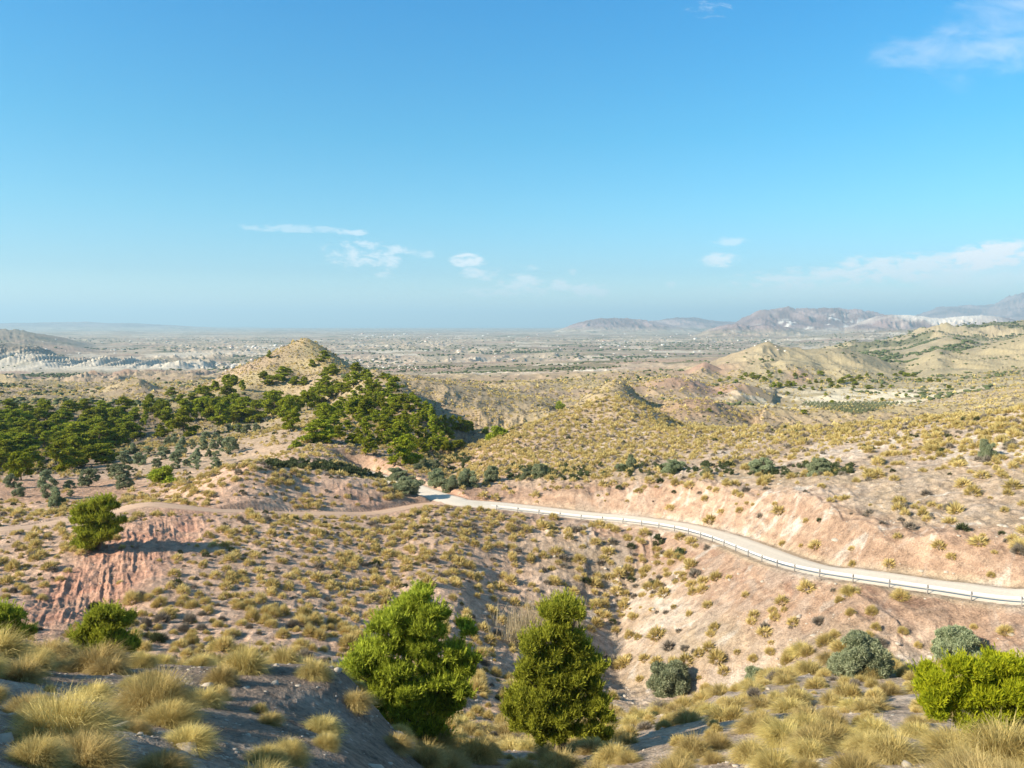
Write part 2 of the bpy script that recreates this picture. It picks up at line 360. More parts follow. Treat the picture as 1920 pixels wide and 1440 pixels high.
def ground_z(X, Y, detail=True):
    X = np.asarray(X, float).ravel(); Y = np.asarray(Y, float).ravel()
    px, D, th, r = pxd(X, Y)
    D = np.maximum(D, 1.0)
    row = row_at(px, D)
    z = -(row - HOR) / FOC * D
    z = np.where(D < 2.2, np.maximum(z, -1.65) * 0 + (-1.62 - 0.1 * D), z) if False else z
    near = sst(D, 1.2, 3.5)
    z = z * near + (-1.65) * (1 - near)
    lD = np.log(D)
    for k, (D0, w, prof) in enumerate(RIDGES):
        P = np.array(prof, float)
        pj = px + 14 * fbm(X / (D0 * w * .25), Y / (D0 * w * .25), 90 + k, 3)
        ip = lambda q: np.interp(q, P[:, 0], P[:, 1], left=HOR + 160, right=HOR + 160)
        zc = -((ip(pj - 9) + ip(pj) * 2 + ip(pj + 9)) / 4 - HOR) / FOC * D0
        zb = -(600.0 if D0 > 3000 else 150.0)
        reach = 5 * w
        m = np.abs(lD - math.log(D0)) < reach
        if not m.any(): continue
        base = -130.0 if D0 > 2400 else z[m]
        wv = 0.5 * D0 * w
        gx = fbm(X[m] / wv, Y[m] / wv, 50 + k, 4) * 0.25 * w
        t = (lD[m] - math.log(D0)) / w + gx * 3
        shape = np.where(t < 0, np.exp(-np.abs(t) ** 1.35), np.exp(-np.abs(t) ** 1.6 * 1.2))
        rel = zc[m] - base
        rg = ridged(X[m] / (wv * .20) + fbm(X[m] / wv, Y[m] / wv, 95 + k, 2), Y[m] / (wv * 1.1), 70 + k, 6) - 0.5
        rel = rel * (1 + (.05 if D0 == 9500 or D0 < 7000 else .20) * (ridged(X[m] / (wv * .22), Y[m] / (wv * .5), 88 + k, 4) - .62))
        zz = base + np.maximum(rel, -50) * shape * (1 + 0.62 * rg * (1 - np.exp(-(np.abs(t) * 2.2) ** 2)) ) 
        zz = np.where(rel > 0, zz, -1e9)
        z[m] = np.maximum(z[m], zz)
    for (pc, Dc, rc, sl, sr, rad) in CONES:
        xc = (pc - CX) / FOC * Dc; zc_ = -(rc - HOR) / FOC * Dc
        dx = X - xc; dy = Y - Dc
        e = np.hypot(dx, dy) + 1e-6
        e = e * (1 + .09 * fbm(dx / 12, dy / 12, 60, 3))
        q_ = .5 + .5 * dx / e; slope = sl + (sr - sl) * q_ * q_ * (3 - 2 * q_)
        cone = zc_ - slope * (np.sqrt(e * e + 1.5) - 1.2)
        kk = 1.6
        zs = np.maximum(z, cone) + np.log1p(np.exp(-np.abs(z - cone) / kk)) * kk * .6
        z = np.where(e < rad * 1.3, z + (zs - z) * (1 - sst(e, rad * .7, rad * 1.3)), z)
    # keep the sides and the back of the sheet sensible
    back = sst(np.abs(th), 0.95, 2.2)
    z = z * (1 - back) + np.maximum(-1.65 - 0.16 * r, -140) * back
    dr, zr = near_line(X, Y, ROAD_C, 30.0)
    dt, zt = near_line(X, Y, TRACK_C, 20.0)
    if detail:
        free = np.minimum(sst(dr, 3.5, 9), sst(dt, 1.6, 5))
        # rolling of the hills
        a1 = 0.8 * sst(D, 60, 300) * (1 - sst(D, 1500, 4000))
        z = z + fbm(X / 42, Y / 42, 3, 3) * a1 * 2.2 * np.where(D > 200, 1, .35)
        # erosion gullies running down to the valleys
        n = ridged((X + 3 * fbm(X / 30, Y / 30, 9, 2)) / 24, Y / 75, 11, 5, .42)
        a2 = sst(D, 220, 420) * (1 - sst(D, 1200, 2600)) * 3.4 * (1 - .9 * bump2(px, D, 573, 550, 150, .16))
        z = z + (n - 0.5) * a2
        # badlands of the plain
        m = D > 500
        bad = ridged(X[m] / 95 + fbm(X[m] / 200, Y[m] / 200, 22, 2), Y[m] / 130, 21, 5)
        am = sst(D[m], 600, 1400) * (1 - sst(D[m], 6500, 11000))
        patch = sst(fbm(X[m] / 620, Y[m] / 900, 23, 3), -0.05, 0.30)
        z[m] += am * (bad - 0.45) * (6 + 26 * patch)
        # white gullied scarp at the far left
        ws = bump2(px, D, 170, 2330, 260, .13) * (px < 400) * (px > -400)
        z = z + ws * (30 * sst(D, 2150, 2380) * (ridged(X / 40, Y / 300, 25, 4) * 1.5 - 0.3) + 8)
        # near and middle ground: rills, humps and stones
        red = scar(px, D)
        rill = ridged((X + 0.45 * (Y - 80) + .9 * fbm(X / 7, Y / 7, 31, 2)) / 1.7, Y / 16, 33, 5, .5)
        z = z + free * red * ((rill - 0.55) * .42 + (ridged((X + 0.45 * (Y - 80)) / .62, Y / 7, 34, 3) - .5) * .28)
        cutn = ridged((X + 1.5 * fbm(X / 6, Y / 6, 37, 2)) / 1.9, (Y) / 11, 38, 3)
        cz = sst(dr, 3.6, 5.5) * (1 - sst(dr, 12, 24)) * (D > 60)
        z = z + cz * (cutn - 0.5) * 0.38
        v = valley_slope(px, D)
        rv = ridged((X - 0.35 * (Y - 110) + 1.2 * fbm(X / 10, Y / 10, 41, 2)) / 5.5, Y / 45, 42, 5, .45)
        z = z + free * v * (rv - 0.5) * (.45 + .1 * sst(px, 1150, 1350))
        m = (D > 48) & (D < 330)
        z[m] += free[m] * (ridged(X[m] / 2.4, Y[m] / 2.8, 44, 4) - .5) * (.26 + .2 * sst(px[m], 900, 1000)) * (1 - sst(D[m], 240, 330))
        z[m] += free[m] * (vnoise(X[m] / .55, Y[m] / .7, 45) - .5) * .14 * (1 - sst(D[m], 120, 200))
        z = z + fbm(X / 7, Y / 7, 5, 3) * 0.35 * free * sst(D, 10, 40) * (1 - sst(D, 900, 1500)) * (1 + red)
        z = z + fbm(X / 1.3, Y / 1.3, 6, 3) * 0.10 * free * (1 - sst(D, 150, 300)) * sst(D, 2, 6)
        m = (D < 60) & (D > 2)
        z[m] += (ridged(X[m] / .33, Y[m] / .33, 8, 3) - .5) * 0.045
    # the road and the track are cut into the hillside
    hw = ROAD_W / 2 + 0.7
    s_up = 1.05; s_dn = 0.62
    zq = np.clip(z, zr - np.maximum(dr - hw, 0) * s_dn - 0.0, zr + np.maximum(dr - hw, 0) * s_up)
    z = np.where(dr < 26, zq, z)
    z = np.where(dr < hw, zr - 0.06, z)
    hw2 = 2.0
    zq = np.clip(z, zt - np.maximum(dt - hw2, 0) * 0.7, zt + np.maximum(dt - hw2, 0) * 1.3)
    z = np.where((dt < 14) & (dr > hw), zq, z)
    return z

def scar(px, D):
    a = bump2(px, D / np.exp((np.clip(px, -100, 500) - 190) * .00150), 195, 84, 180, .14) * 1.3
    b = .6 * bump2(px, D, 70, 70, 60, .07)
    c = .42 * bump2(px, D, 690, 141, 110, .03) + .3 * bump2(px, D, 420, 125, 200, .02)
    return np.clip(np.maximum(np.maximum(a, b), c), 0, 1)

def valley_slope(px, D):
    return np.clip(sst(px, 820, 960) * (1 - sst(px, 1700, 1900)) * sst(D, 70, 85) * (1 - sst(D, 135, 150)) + 0.8 * bump2(px, D, 1000, 118, 160, .2), 0, 1)

# ------------------------------------------------------------------ sheet of ground
def ring_list():
    segs = [(1.2, 4, .05), (4, 60, .0095), (60, 150, .0034), (150, 280, .0042), (280, 620, .0048), (620, 3000, .0075), (3000, 24000, .011), (24000, 60000, .03)]
    out = [1.2]
    for a, b, s in segs:
        n = max(1, int(round(math.log(b / a) / s)))
        out += [a * (b / a) ** (i / n) for i in range(1, n + 1)]
    return np.array(out)
RINGS = ring_list()
def col_angles():
    f = np.arctan((np.arange(-60, 1984, 1.75) - CX) / FOC)
    left = np.arctan((np.arange(-430, -60, 9) - CX) / FOC)
    right = np.arctan((np.arange(1990, 2420, 9) - CX) / FOC)
    wl = np.linspace(-math.pi, left[0], 60, endpoint=False)
    wr = np.linspace(right[-1], math.pi, 60)[1:]
    return np.concatenate([wl, left, f, right, wr])
ANG = col_angles()
NR, NA = len(RINGS), len(ANG)
RR, AA = np.meshgrid(RINGS, ANG, indexing='ij')
# in the fan ahead, rings are lines of equal distance ahead
RAD = RR / np.cos(np.clip(AA, -0.85, 0.85))
GX = (RAD * np.sin(AA)).ravel(); GY = (RAD * np.cos(AA)).ravel()
GZ = ground_z(GX, GY)
print("ground verts", NR, NA, NR * NA)

def lerp3(a, b, t):
    return a + (b - a) * t[:, None]

def ground_colour(X, Y, Z):
    px, D, th, r = pxd(X, Y)
    n_big = fbm(X / 60, Y / 60, 101, 4)
    n_mid = fbm(X / 11, Y / 11, 102, 4)
    n_sm = fbm(X / 2.1, Y / 2.1, 103, 3)
    C = np.array
    pink = C([.41, .305, .205]); red = C([.42, .205, .135]); rose = C([.47, .27, .185]); lime = C([.62, .54, .45])
    stone = C([.25, .185, .14]); straw = C([.36, .29, .135]); brown = C([.25, .185, .115]); floor = C([.17, .12, .085])
    c = np.tile(pink, (len(X), 1))
    c = lerp3(c, rose, np.clip(.35 + n_mid * .9, 0, 1) * .38)
    # left slope redder
    w = (1 - sst(px, 700, 1250)) * sst(D, 48, 60) * (1 - sst(D, 170, 260))
    c = lerp3(c, C([.54, .36, .25]), w * .85)
    c = lerp3(c, red, np.clip(scar(px, D) * 1.5, 0, 1) * np.clip(.65 + n_sm * .4, 0, 1))
    w = bump2(px, D, 860, 155, 90, .05) * 0.5
    c = lerp3(c, red, w)
    # pale veins and rubble on the right-hand slopes
    w = sst(px, 950, 1150) * (1 - sst(D, 260, 330)) * np.clip(n_mid * 1.6 + n_sm * .5, 0, 1)
    c = lerp3(c, lime * .88, w * .6)
    # strata: faint level bands where the ground is cut
    dr, zr = near_line(X, Y, ROAD_C, 30.0)
    cut = sst(dr, 3.8, 4.6) * (1 - sst(dr, 8, 14))
    band = vnoise(Z * 2.4 + 0.6 * n_mid, Z * 0 + 3.3, 77)
    c = lerp3(c, C([.36, .225, .15]), cut * .85)
    c = lerp3(c, C([.44, .31, .22]), cut * sst(band, .45, .7) * .4)
    crack = ridged((X + 1.5 * fbm(X / 6, Y / 6, 37, 2)) / 1.9, Y / 11, 38, 3)
    c = lerp3(c, C([.27, .14, .09]), cut * sst(.26 - crack, 0, .18) * .45)
    veins = ridged((X - .4 * Y) / 4.5 + fbm(X / 5, Y / 5, 105, 3), (Y + .3 * X) / 14, 106, 4)
    w = sst(px, 900, 1100) * (D < 150) * (D > 50)
    c = lerp3(c, C([.36, .29, .235]), w * sst(.40 - veins, 0, .2) * .4)
    c = lerp3(c, C([.60, .53, .45]), w * sst(veins, .62, .85) * .6)
    # stony grey foreground, the left side's colour also darkened for its shade
    w = (1 - sst(D, 34, 55))
    c = lerp3(c, stone, w * (1 - sst(px, 700, 1250)) * .95)
    c = lerp3(c, C([.47, .36, .28]), w * sst(px, 700, 1250) * .6)
    c = lerp3(c, lime * .8, w * np.clip(n_sm * 1.4 + n_mid * .5, 0, 1) * .3)
    w = np.clip(bump2(px, D, 1728, 64, 48, .065) * 1.8, 0, 1)
    c = lerp3(c, C([.55, .46, .37]), w)
    # ploughed fields, left
    w = np.clip(bump2(px, D, 110, 158, 170, .17) * 1.6, 0, 1) * (px < 330)
    c = lerp3(c, C([.47, .285, .185]), w)
    w = np.clip(bump2(px, D, 330, 225, 170, .20) * 1.5, 0, 1)
    c = lerp3(c, C([.47, .335, .225]), w)
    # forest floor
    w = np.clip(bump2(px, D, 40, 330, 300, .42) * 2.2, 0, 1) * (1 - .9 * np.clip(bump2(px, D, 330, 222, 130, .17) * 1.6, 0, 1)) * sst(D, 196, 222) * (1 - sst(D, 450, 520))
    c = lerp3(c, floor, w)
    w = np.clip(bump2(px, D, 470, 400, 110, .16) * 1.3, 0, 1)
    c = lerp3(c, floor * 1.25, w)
    # hills beyond: dry grass over earth
    w = sst(D, 230, 330) * (1 - sst(D, 1000, 1700)) * np.clip(.75 + n_mid * .5 + n_big * .3, 0, 1)
    hill = lerp3(np.tile(brown * 1.35, (len(X), 1)), straw * 1.15, np.clip(.5 + n_big * 1.2, 0, 1))
    c = lerp3(c, hill, w * .72)
    w = np.clip(bump2(px, D, 900, 470, 200, .16) * 1.4, 0, 1)
    c = lerp3(c, C([.33, .25, .165]), w * .7)
    w = np.clip(bump2(px, D, 1310, 400, 110, .12) + bump2(px, D, 1310, 690, 140, .10), 0, 1)
    c = lerp3(c, C([.34, .205, .14]), w * .8)
    w = np.clip(bump2(px, D, 840, 300, 60, .25) * 1.3, 0, 1)  # right flank of the spur: its shade is put into the soil colour
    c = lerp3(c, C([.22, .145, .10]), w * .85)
    w = sst(px, 1180, 1500) * sst(D, 500, 700) * (1 - sst(D, 3000, 4500))
    g2 = lerp3(np.tile(C([.40, .33, .19]), (len(X), 1)), C([.30, .25, .16]), np.clip(.5 + n_big * 1.3, 0, 1))
    c = lerp3(c, g2, w * .8)
    c = lerp3(c, C([.42, .24, .18]), np.clip(bump2(px, D, 1330, 720, 90, .12) + bump2(px, D, 1320, 1050, 60, .08) + bump2(px, D, 1500, 900, 25, .06) + bump2(px,D,900,900,120,.12)*.7, 0, 1) * .75)
    # cream fields of the right-hand valley
    w = np.clip(bump2(px, D, 1600, 640, 190, .20) * 1.6, 0, 1) * sst(fbm(X / 38, Y / 38, 111, 3), -.15, .1)
    c = lerp3(c, C([.66, .56, .40]), w)
    # green scrub on the far right hills
    w = np.clip(bump2(px, D, 1750, 2500, 190, .28) * 1.5, 0, 1) * sst(fbm(X / 120, Y / 160, 112, 4), -.12, .25)
    c = lerp3(c, C([.11, .115, .06]), w * .8)
    # plain: patchwork of fields, groves and bare marl
    m = D > 700
    xm, ym, dm, pm = X[m], Y[m], D[m], px[m]
    cell = 120.0
    iu = np.floor(xm / (cell * 1.5) + fbm(xm / 400, ym / 400, 120, 2) * 1.6); iv = np.floor(ym / (cell * 1.3) + fbm(xm / 500, ym / 500, 121, 2) * 1.6)
    hsh = _hash(iu, iv, 5)
    pal = np.array([[.34, .25, .175], [.28, .205, .145], [.40, .31, .22], [.25, .19, .13], [.16, .145, .08], [.36, .25, .18], [.50, .42, .32], [.30, .245, .165], [.22, .18, .11], [.36, .28, .19]])
    fc = pal[(hsh * 9.999).astype(int)]
    nb = fbm(xm / 620, ym / 900, 23, 3)
    pale = sst(nb, 0.0, .3)
    fc = lerp3(fc, C([.46, .37, .27]), pale * .5)
    w2 = sst(dm, 900, 1700)
    w2 = w2 * np.where((pm > 1300) & (dm < 3500), 1 - sst(pm, 1300, 1500), 1)
    c[m] = lerp3(c[m], fc, w2)
    # white marl badlands, left, and pale cliffs, centre
    w = np.clip(bump2(px, D, 170, 2300, 230, .075) * 2.2, 0, 1) * np.clip(.85 + .6 * fbm(X / 60, Y / 60, 130, 3), 0, 1)
    c = lerp3(c, C([.56, .49, .39]), w * .95)
    w = np.clip(bump2(px, D, 1010, 1330, 170, .06) * 1.6, 0, 1) * sst(fbm(X / 30, Y / 80, 131, 3), -.2, .2)
    c = lerp3(c, C([.68, .58, .46]), w)
    w = np.clip(bump2(px, D, 150, 1500, 260, .2) * 1.3, 0, 1) * (px < 450)
    c = lerp3(c, lerp3(np.tile(C([.30, .19, .14]), (len(X), 1)), C([.44, .33, .22]), sst(vnoise(X / 300, Y / 34, 133), .45, .6)), w * .85)
    w = np.clip(bump2(px, D, 0, 2800, 150, .12) + bump2(px, D, 0, 4600, 200, .16), 0, 1)
    c = lerp3(c, C([.20, .17, .13]), w * .8)
    # the mountains
    w = sst(D, 7000, 8200)
    mt = lerp3(np.tile(C([.18, .115, .105]), (len(X), 1)), C([.36, .25, .225]), np.clip(.4 + fbm(X / 420, Y / 700, 140, 5) * 1.5, 0, 1))
    up = sst(Z, -100, -20)
    c = lerp3(c, mt, w * up)
    # quarry and pale workings
    w = np.clip(bump2(px, D, 1745, 9500, 120, .07) * 1.6, 0, 1) * sst(fbm(X / 500, Y / 500, 141, 3), -.5, .0)
    c = lerp3(c, C([.74, .63, .52]), w * up)
    w = np.clip(bump2(px, D, 1540, 10300, 90, .06) * 2, 0, 1) * sst(fbm(X / 160, Y / 160, 142, 3), .26, .36)
    c = lerp3(c, C([.70, .64, .56]), w)
    # small variation everywhere
    c = c * (1 + (.12 * n_mid + .10 * n_sm * (D < 200) + .08 * n_big))[:, None]
    return np.clip(c, 0.02, .9)

def mesh_from(name, V, F, mats=(), smooth=False, attrs=None, colattr=None):
    """V (n,3), F (m,k) with one k"""
    me = bpy.data.meshes.new(name)
    V = np.ascontiguousarray(V, np.float32); F = np.ascontiguousarray(F, np.int32)
    k = F.shape[1]
    me.vertices.add(len(V)); me.loops.add(F.size); me.polygons.add(len(F))
    me.vertices.foreach_set('co', V.ravel())
    me.loops.foreach_set('vertex_index', F.ravel())
    me.polygons.foreach_set('loop_start', np.arange(0, F.size, k, dtype=np.int32))
    if smooth:
        me.polygons.foreach_set('use_smooth', np.ones(len(F), bool))
    for m in mats: me.materials.append(m)
    if attrs:
        for nm, a in attrs.items():
            at = me.attributes.new(nm, 'FLOAT', 'POINT')
            at.data.foreach_set('value', np.ascontiguousarray(a, np.float32))
    if colattr is not None:
        at = me.attributes.new('soil', 'FLOAT_COLOR', 'POINT')
        q = np.ones((len(V), 4), np.float32); q[:, :3] = colattr
        at.data.foreach_set('color', q.ravel())
    me.update()
    return me

def tag(o, label=None, cat=None, group=None, kind=None):
    if label: o['label'] = label
    if cat: o['category'] = cat
    if group: o['group'] = group
    if kind: o['kind'] = kind
    return o

def link(name, me, parent=None, loc=None):
    o = bpy.data.objects.new(name, me)
    COL.objects.link(o)
    if parent: o.parent = parent
    if loc is not None: o.location = loc
    return o

# ------------------------------------------------------------------ materials
def new_mat(name):
    m = bpy.data.materials.new(name)
    m.use_nodes = True
    nt = m.node_tree
    g = G(nt)
    b = nt.nodes['Principled BSDF']
    b.inputs['Roughness'].default_value = 0.9
    b.inputs['Specular IOR Level'].default_value = 0.15
    return m, g, b

def mat_ground():
    m, g, b = new_mat("earth")
    at = g.n('ShaderNodeAttribute', attribute_name='soil')
    geo = g.n('ShaderNodeNewGeometry')
    P = geo.outputs['Position']
    n1 = g.noise(P, 0.9, 6, .65)
    n2 = g.noise(P, 5.5, 5, .7)
    n3 = g.noise(P, 0.045, 5, .6)
    f = g.m('ADD', g.m('MULTIPLY', g.m('SUBTRACT', n1, .5), 2.0), g.m('MULTIPLY', g.m('SUBTRACT', n2, .5), 2.0))
    f = g.m('ADD', f, g.m('MULTIPLY', g.m('SUBTRACT', n3, .5), .5))
    f = g.m('ADD', f, 1.0)
    cc = g.n('ShaderNodeCombineColor')
    for i in range(3): g.put(cc.inputs[i], f)
    col = g.mix(1.0, at.outputs['Color'], cc.outputs[0], 'MULTIPLY')
    # scattered pale pebbles
    vo = g.n('ShaderNodeTexVoronoi', feature='F1')
    g.put(vo.inputs['Vector'], P); vo.inputs['Scale'].default_value = 6.5
    sep = g.n('ShaderNodeSeparateColor'); g.put(sep.inputs[0], vo.outputs['Color'])
    peb = g.m('MULTIPLY', g.m('LESS_THAN', vo.outputs['Distance'], .30), g.m('GREATER_THAN', sep.outputs[0], .72))
    peb = g.m('MULTIPLY', peb, g.sstep(n1, .45, .62))
    col = g.mix(g.m('MULTIPLY', peb, .75), col, (.56, .49, .42, 1))
    g.put(b.inputs['Base Color'], col)
    bp = g.n('ShaderNodeBump')
    bp.inputs['Strength'].default_value = 0.9
    bp.inputs['Distance'].default_value = 0.45
    h = g.m('ADD', g.m('MULTIPLY', n1, 1.0), g.m('MULTIPLY', n2, .35))
    h = g.m('ADD', h, g.m('MULTIPLY', peb, .16))
    g.put(bp.inputs['Height'], h)
    g.put(b.inputs['Normal'], bp.outputs[0])
    return m

def mat_foliage(name, a, b_, transl=.35, c=None):
    """a..b_ spread by the per-leaf tint; every thing shifts a little by its own random number"""
    m, g, b = new_mat(name)
    at = g.n('ShaderNodeAttribute', attribute_name='tint')
    oi = g.n('ShaderNodeObjectInfo')
    col = g.mix(at.outputs['Fac'], a + (1,), b_ + (1,))
    hs = g.n('ShaderNodeHueSaturation')
    g.put(hs.inputs['Color'], col)
    g.put(hs.inputs['Value'], g.m('ADD', g.m('MULTIPLY', oi.outputs['Random'], .36), .82))
    g.put(hs.inputs['Hue'], g.m('ADD', g.m('MULTIPLY', oi.outputs['Random'], .02), .49))
    g.put(b.inputs['Base Color'], hs.outputs[0])
    b.inputs['Roughness'].default_value = .75
    b.inputs['Specular IOR Level'].default_value = .12
    tr = g.n('ShaderNodeBsdfTranslucent')
    g.put(tr.inputs[0], hs.outputs[0])
    mx = g.n('ShaderNodeMixShader')
    mx.inputs[0].default_value = transl
    out = g.nt.nodes['Material Output']
    g.nt.links.new(b.outputs[0], mx.inputs[1]); g.nt.links.new(tr.outputs[0], mx.inputs[2])
    g.nt.links.new(mx.outputs[0], out.inputs[0])
    return m

def mat_plain(name, col, rough=.85, noise=0.15, scale=3.0, metal=0.0):
    m, g, b = new_mat(name)
    geo = g.n('ShaderNodeNewGeometry')
    n = g.noise(geo.outputs['Position'], scale, 5, .6)
    f = g.m('ADD', g.m('MULTIPLY', g.m('SUBTRACT', n, .5), noise * 2.5), 1.0)
    cc = g.n('ShaderNodeCombineColor')
    for i in range(3): g.put(cc.inputs[i], f)
    g.put(b.inputs['Base Color'], g.mix(1.0, col + (1,), cc.outputs[0], 'MULTIPLY'))
    b.inputs['Roughness'].default_value = rough
    b.inputs['Metallic'].default_value = metal
    return m

M_GROUND = mat_ground()
M_PINE = mat_foliage("pine_needles", (.15, .18, .02), (.56, .59, .065), .38)
M_PINE_FAR = mat_foliage("pine_needles_dark", (.11, .14, .013), (.54, .54, .04), .27)
M_YOUNG = mat_foliage("pine_needles_bright", (.22, .27, .012), (.50, .50, .02), .38)
M_OLIVE = mat_foliage("olive_leaves", (.17, .20, .10), (.46, .48, .29), .28)
M_SCRUB = mat_foliage("scrub_leaves", (.06, .075, .03), (.14, .16, .07), .2)
M_STRAW = mat_foliage("esparto_blades", (.40, .305, .10), (.78, .625, .27), .33)
M_GREY = mat_foliage("dry_twigs", (.17, .14, .11), (.34, .29, .22), .15)
M_REED = mat_foliage("dry_reeds", (.36, .28, .16), (.56, .46, .28), .35)
M_BARK = mat_plain("bark", (.16, .12, .09), .9, .3, 8)
M_ROAD = mat_plain("concrete_road", (.74, .64, .53), .9, .07, 1.2)
M_TRACK = mat_plain("dirt_track", (.56, .39, .27), .95, .12, 1.5)
M_ROCK = mat_plain("limestone", (.42, .36, .29), .9, .25, 5)
M_RAIL = mat_plain("galvanised_steel", (.66, .64, .61), .6, .06, 3, .0)
M_POST = mat_plain("weathered_post", (.27, .25, .23), .7, .1, 3)
M_WHITE = mat_plain("whitewash", (.66, .62, .56), .8, .05, .2)
M_TILE = mat_plain("roof_tile", (.45, .20, .12), .8, .2, .5)
M_GREYROOF = mat_plain("sheet_roof", (.50, .50, .50), .6, .1, .1)

# ------------------------------------------------------------------ build the ground
def build_ground():
    idx = np.arange(NR * NA).reshape(NR, NA)
    a = idx[:-1, :-1].ravel(); b = idx[:-1, 1:].ravel(); c = idx[1:, 1:].ravel(); d = idx[1:, :-1].ravel()
    F = np.stack([a, b, c, d], 1)[:, ::-1]
    V = np.stack([GX, GY, GZ], 1)
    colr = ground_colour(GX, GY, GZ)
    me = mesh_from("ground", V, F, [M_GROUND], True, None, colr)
    o = link("ground", me)
    tag(o, "dry pink and ochre hills, gullies and plain reaching to the mountains", "ground", kind='structure')
build_ground()

# visibility from the camera side: lowest picture row reached so far along each column
FR = np.where((ANG > math.atan((-62 - CX) / FOC)) & (ANG < math.atan((1986 - CX) / FOC)))[0]
COLPX = CX + FOC * np.tan(ANG[FR])
ROWS = HOR - FOC * (GZ.reshape(NR, NA)[:, FR]) / RINGS[:, None]
RUNMIN = np.minimum.accumulate(ROWS, axis=0)

def at_px(px, row, dmin=4.0):
    """the ground point seen at that place of the photograph"""
    ci = int(np.clip(np.searchsorted(COLPX, px), 0, len(COLPX) - 1))
    R = ROWS[:, ci]
    k0 = np.searchsorted(RINGS, dmin)
    hit = np.nonzero(R[k0:] <= row)[0]
    k = k0 + (hit[0] if len(hit) else len(R) - k0 - 1)
    if k > k0 and R[k - 1] > row:
        t = (R[k - 1] - row) / (R[k - 1] - R[k]); D = RINGS[k - 1] + t * (RINGS[k] - RINGS[k - 1])
    else:
        D = RINGS[k]
    X = (px - CX) / FOC * D
    return X, D, float(ground_z([X], [D])[0])

def hidden_by(px, D):
    ci = np.clip(np.searchsorted(COLPX, px), 0, len(COLPX) - 1)
    k = np.clip(np.searchsorted(RINGS, D) - 2, 0, NR - 1)
    return RUNMIN[k, ci]

# ------------------------------------------------------------------ road, track, guardrail
def mat_wear(name, base, dusty, dark):
    """a driven surface: two paler wheel lanes, a dusty crown and verges, stains and cracks"""
    m, g, b = new_mat(name)
    at = g.n('ShaderNodeAttribute', attribute_name='across')
    geo = g.n('ShaderNodeNewGeometry')
    P = geo.outputs['Position']
    n1 = g.noise(P, .35, 5, .65); n2 = g.noise(P, 3.0, 5, .7)
    a = g.m('ABSOLUTE', at.outputs['Fac'])
    lane = g.m('SUBTRACT', 1.0, g.m('MULTIPLY', g.m('ABSOLUTE', g.m('SUBTRACT', a, .42)), 5.0), None, True)
    col = g.mix(g.m('MULTIPLY', lane, .55), base + (1,), tuple(min(1, q * 1.12) for q in base) + (1,))
    edge = g.m('MULTIPLY', g.sstep(g.m('ADD', a, g.m('MULTIPLY', g.m('SUBTRACT', n2, .5), .8)), .72, 1.0), .9)
    col = g.mix(edge, col, dusty + (1,))
    col = g.mix(g.m('MULTIPLY', g.sstep(n1, .52, .70), .45), col, dark + (1,))
    f = g.m('ADD', g.m('MULTIPLY', g.m('SUBTRACT', n2, .5), .5), 1.0)
    cc = g.n('ShaderNodeCombineColor')
    for i in range(3): g.put(cc.inputs[i], f)
    g.put(b.inputs['Base Color'], g.mix(1.0, col, cc.outputs[0], 'MULTIPLY'))
    return m
M_ROAD = mat_wear("concrete_road", (.66, .57, .46), (.50, .39, .28), (.52, .45, .37))
M_TRACK = mat_wear("dirt_track", (.55, .37, .25), (.42, .28, .19), (.40, .27, .18))
def strip(name, C, width, mat, lift, wfun=None, crown=0.0):
    t = np.gradient(C[:, :2], axis=0); t /= np.linalg.norm(t, axis=1)[:, None]
    n = np.stack([t[:, 1], -t[:, 0]], 1)
    nx = 9
    V = []
    for k in range(len(C)):
        w = width if wfun is None else wfun(k)
        for j in range(nx):
            s = j / (nx - 1) - .5
            edge = 0.12 * (vnoise(np.array([k * .35]), np.array([j * 9.1]), 5)[0] - .5) if j in (0, nx - 1) else 0
            p = C[k, :2] + n[k] * (s * w + edge * (1 if j else -1))
            V.append((p[0], p[1], C[k, 2] + lift + crown * (1 - (2 * s) ** 2) - (0.14 if j in (0, nx - 1) else 0)))
    idx = np.arange(len(C) * nx).reshape(len(C), nx)
    F = np.stack([idx[:-1, :-1].ravel(), idx[:-1, 1:].ravel(), idx[1:, 1:].ravel(), idx[1:, :-1].ravel()], 1)
    acr = np.tile(np.linspace(-1, 1, nx), len(C))
    me = mesh_from(name, np.array(V), F, [mat], True, {'across': acr})
    return link(name, me)
tag(strip("road", ROAD_C, ROAD_W, M_ROAD, 0.03, None, 0.04), "pale concrete road curving round the hillside", "road", kind='structure')
tag(strip("dirt_track", TRACK_C[3:], 3.3, M_TRACK, 0.03), "narrow dirt track branching off left from the road", "track", kind='structure')

def box(cx, cy, cz, sx, sy, sz, rot=0.0):
    v = np.array([(x, y, z) for x in (-.5, .5) for y in (-.5, .5) for z in (-.5, .5)]) * (sx, sy, sz)
    c, s = cos(rot), sin(rot)
    v = np.stack([v[:, 0] * c - v[:, 1] * s + cx, v[:, 0] * s + v[:, 1] * c + cy, v[:, 2] + cz], 1)
    f = np.array([(0, 1, 3, 2), (4, 6, 7, 5), (0, 4, 5, 1), (2, 3, 7, 6), (0, 2, 6, 4), (1, 5, 7, 3)])
    return v, f

def join(parts):
    V = []; F = []; n = 0
    for v, f in parts:
        V.append(v); F.append(f + n); n += len(v)
    return np.concatenate(V), np.concatenate(F)

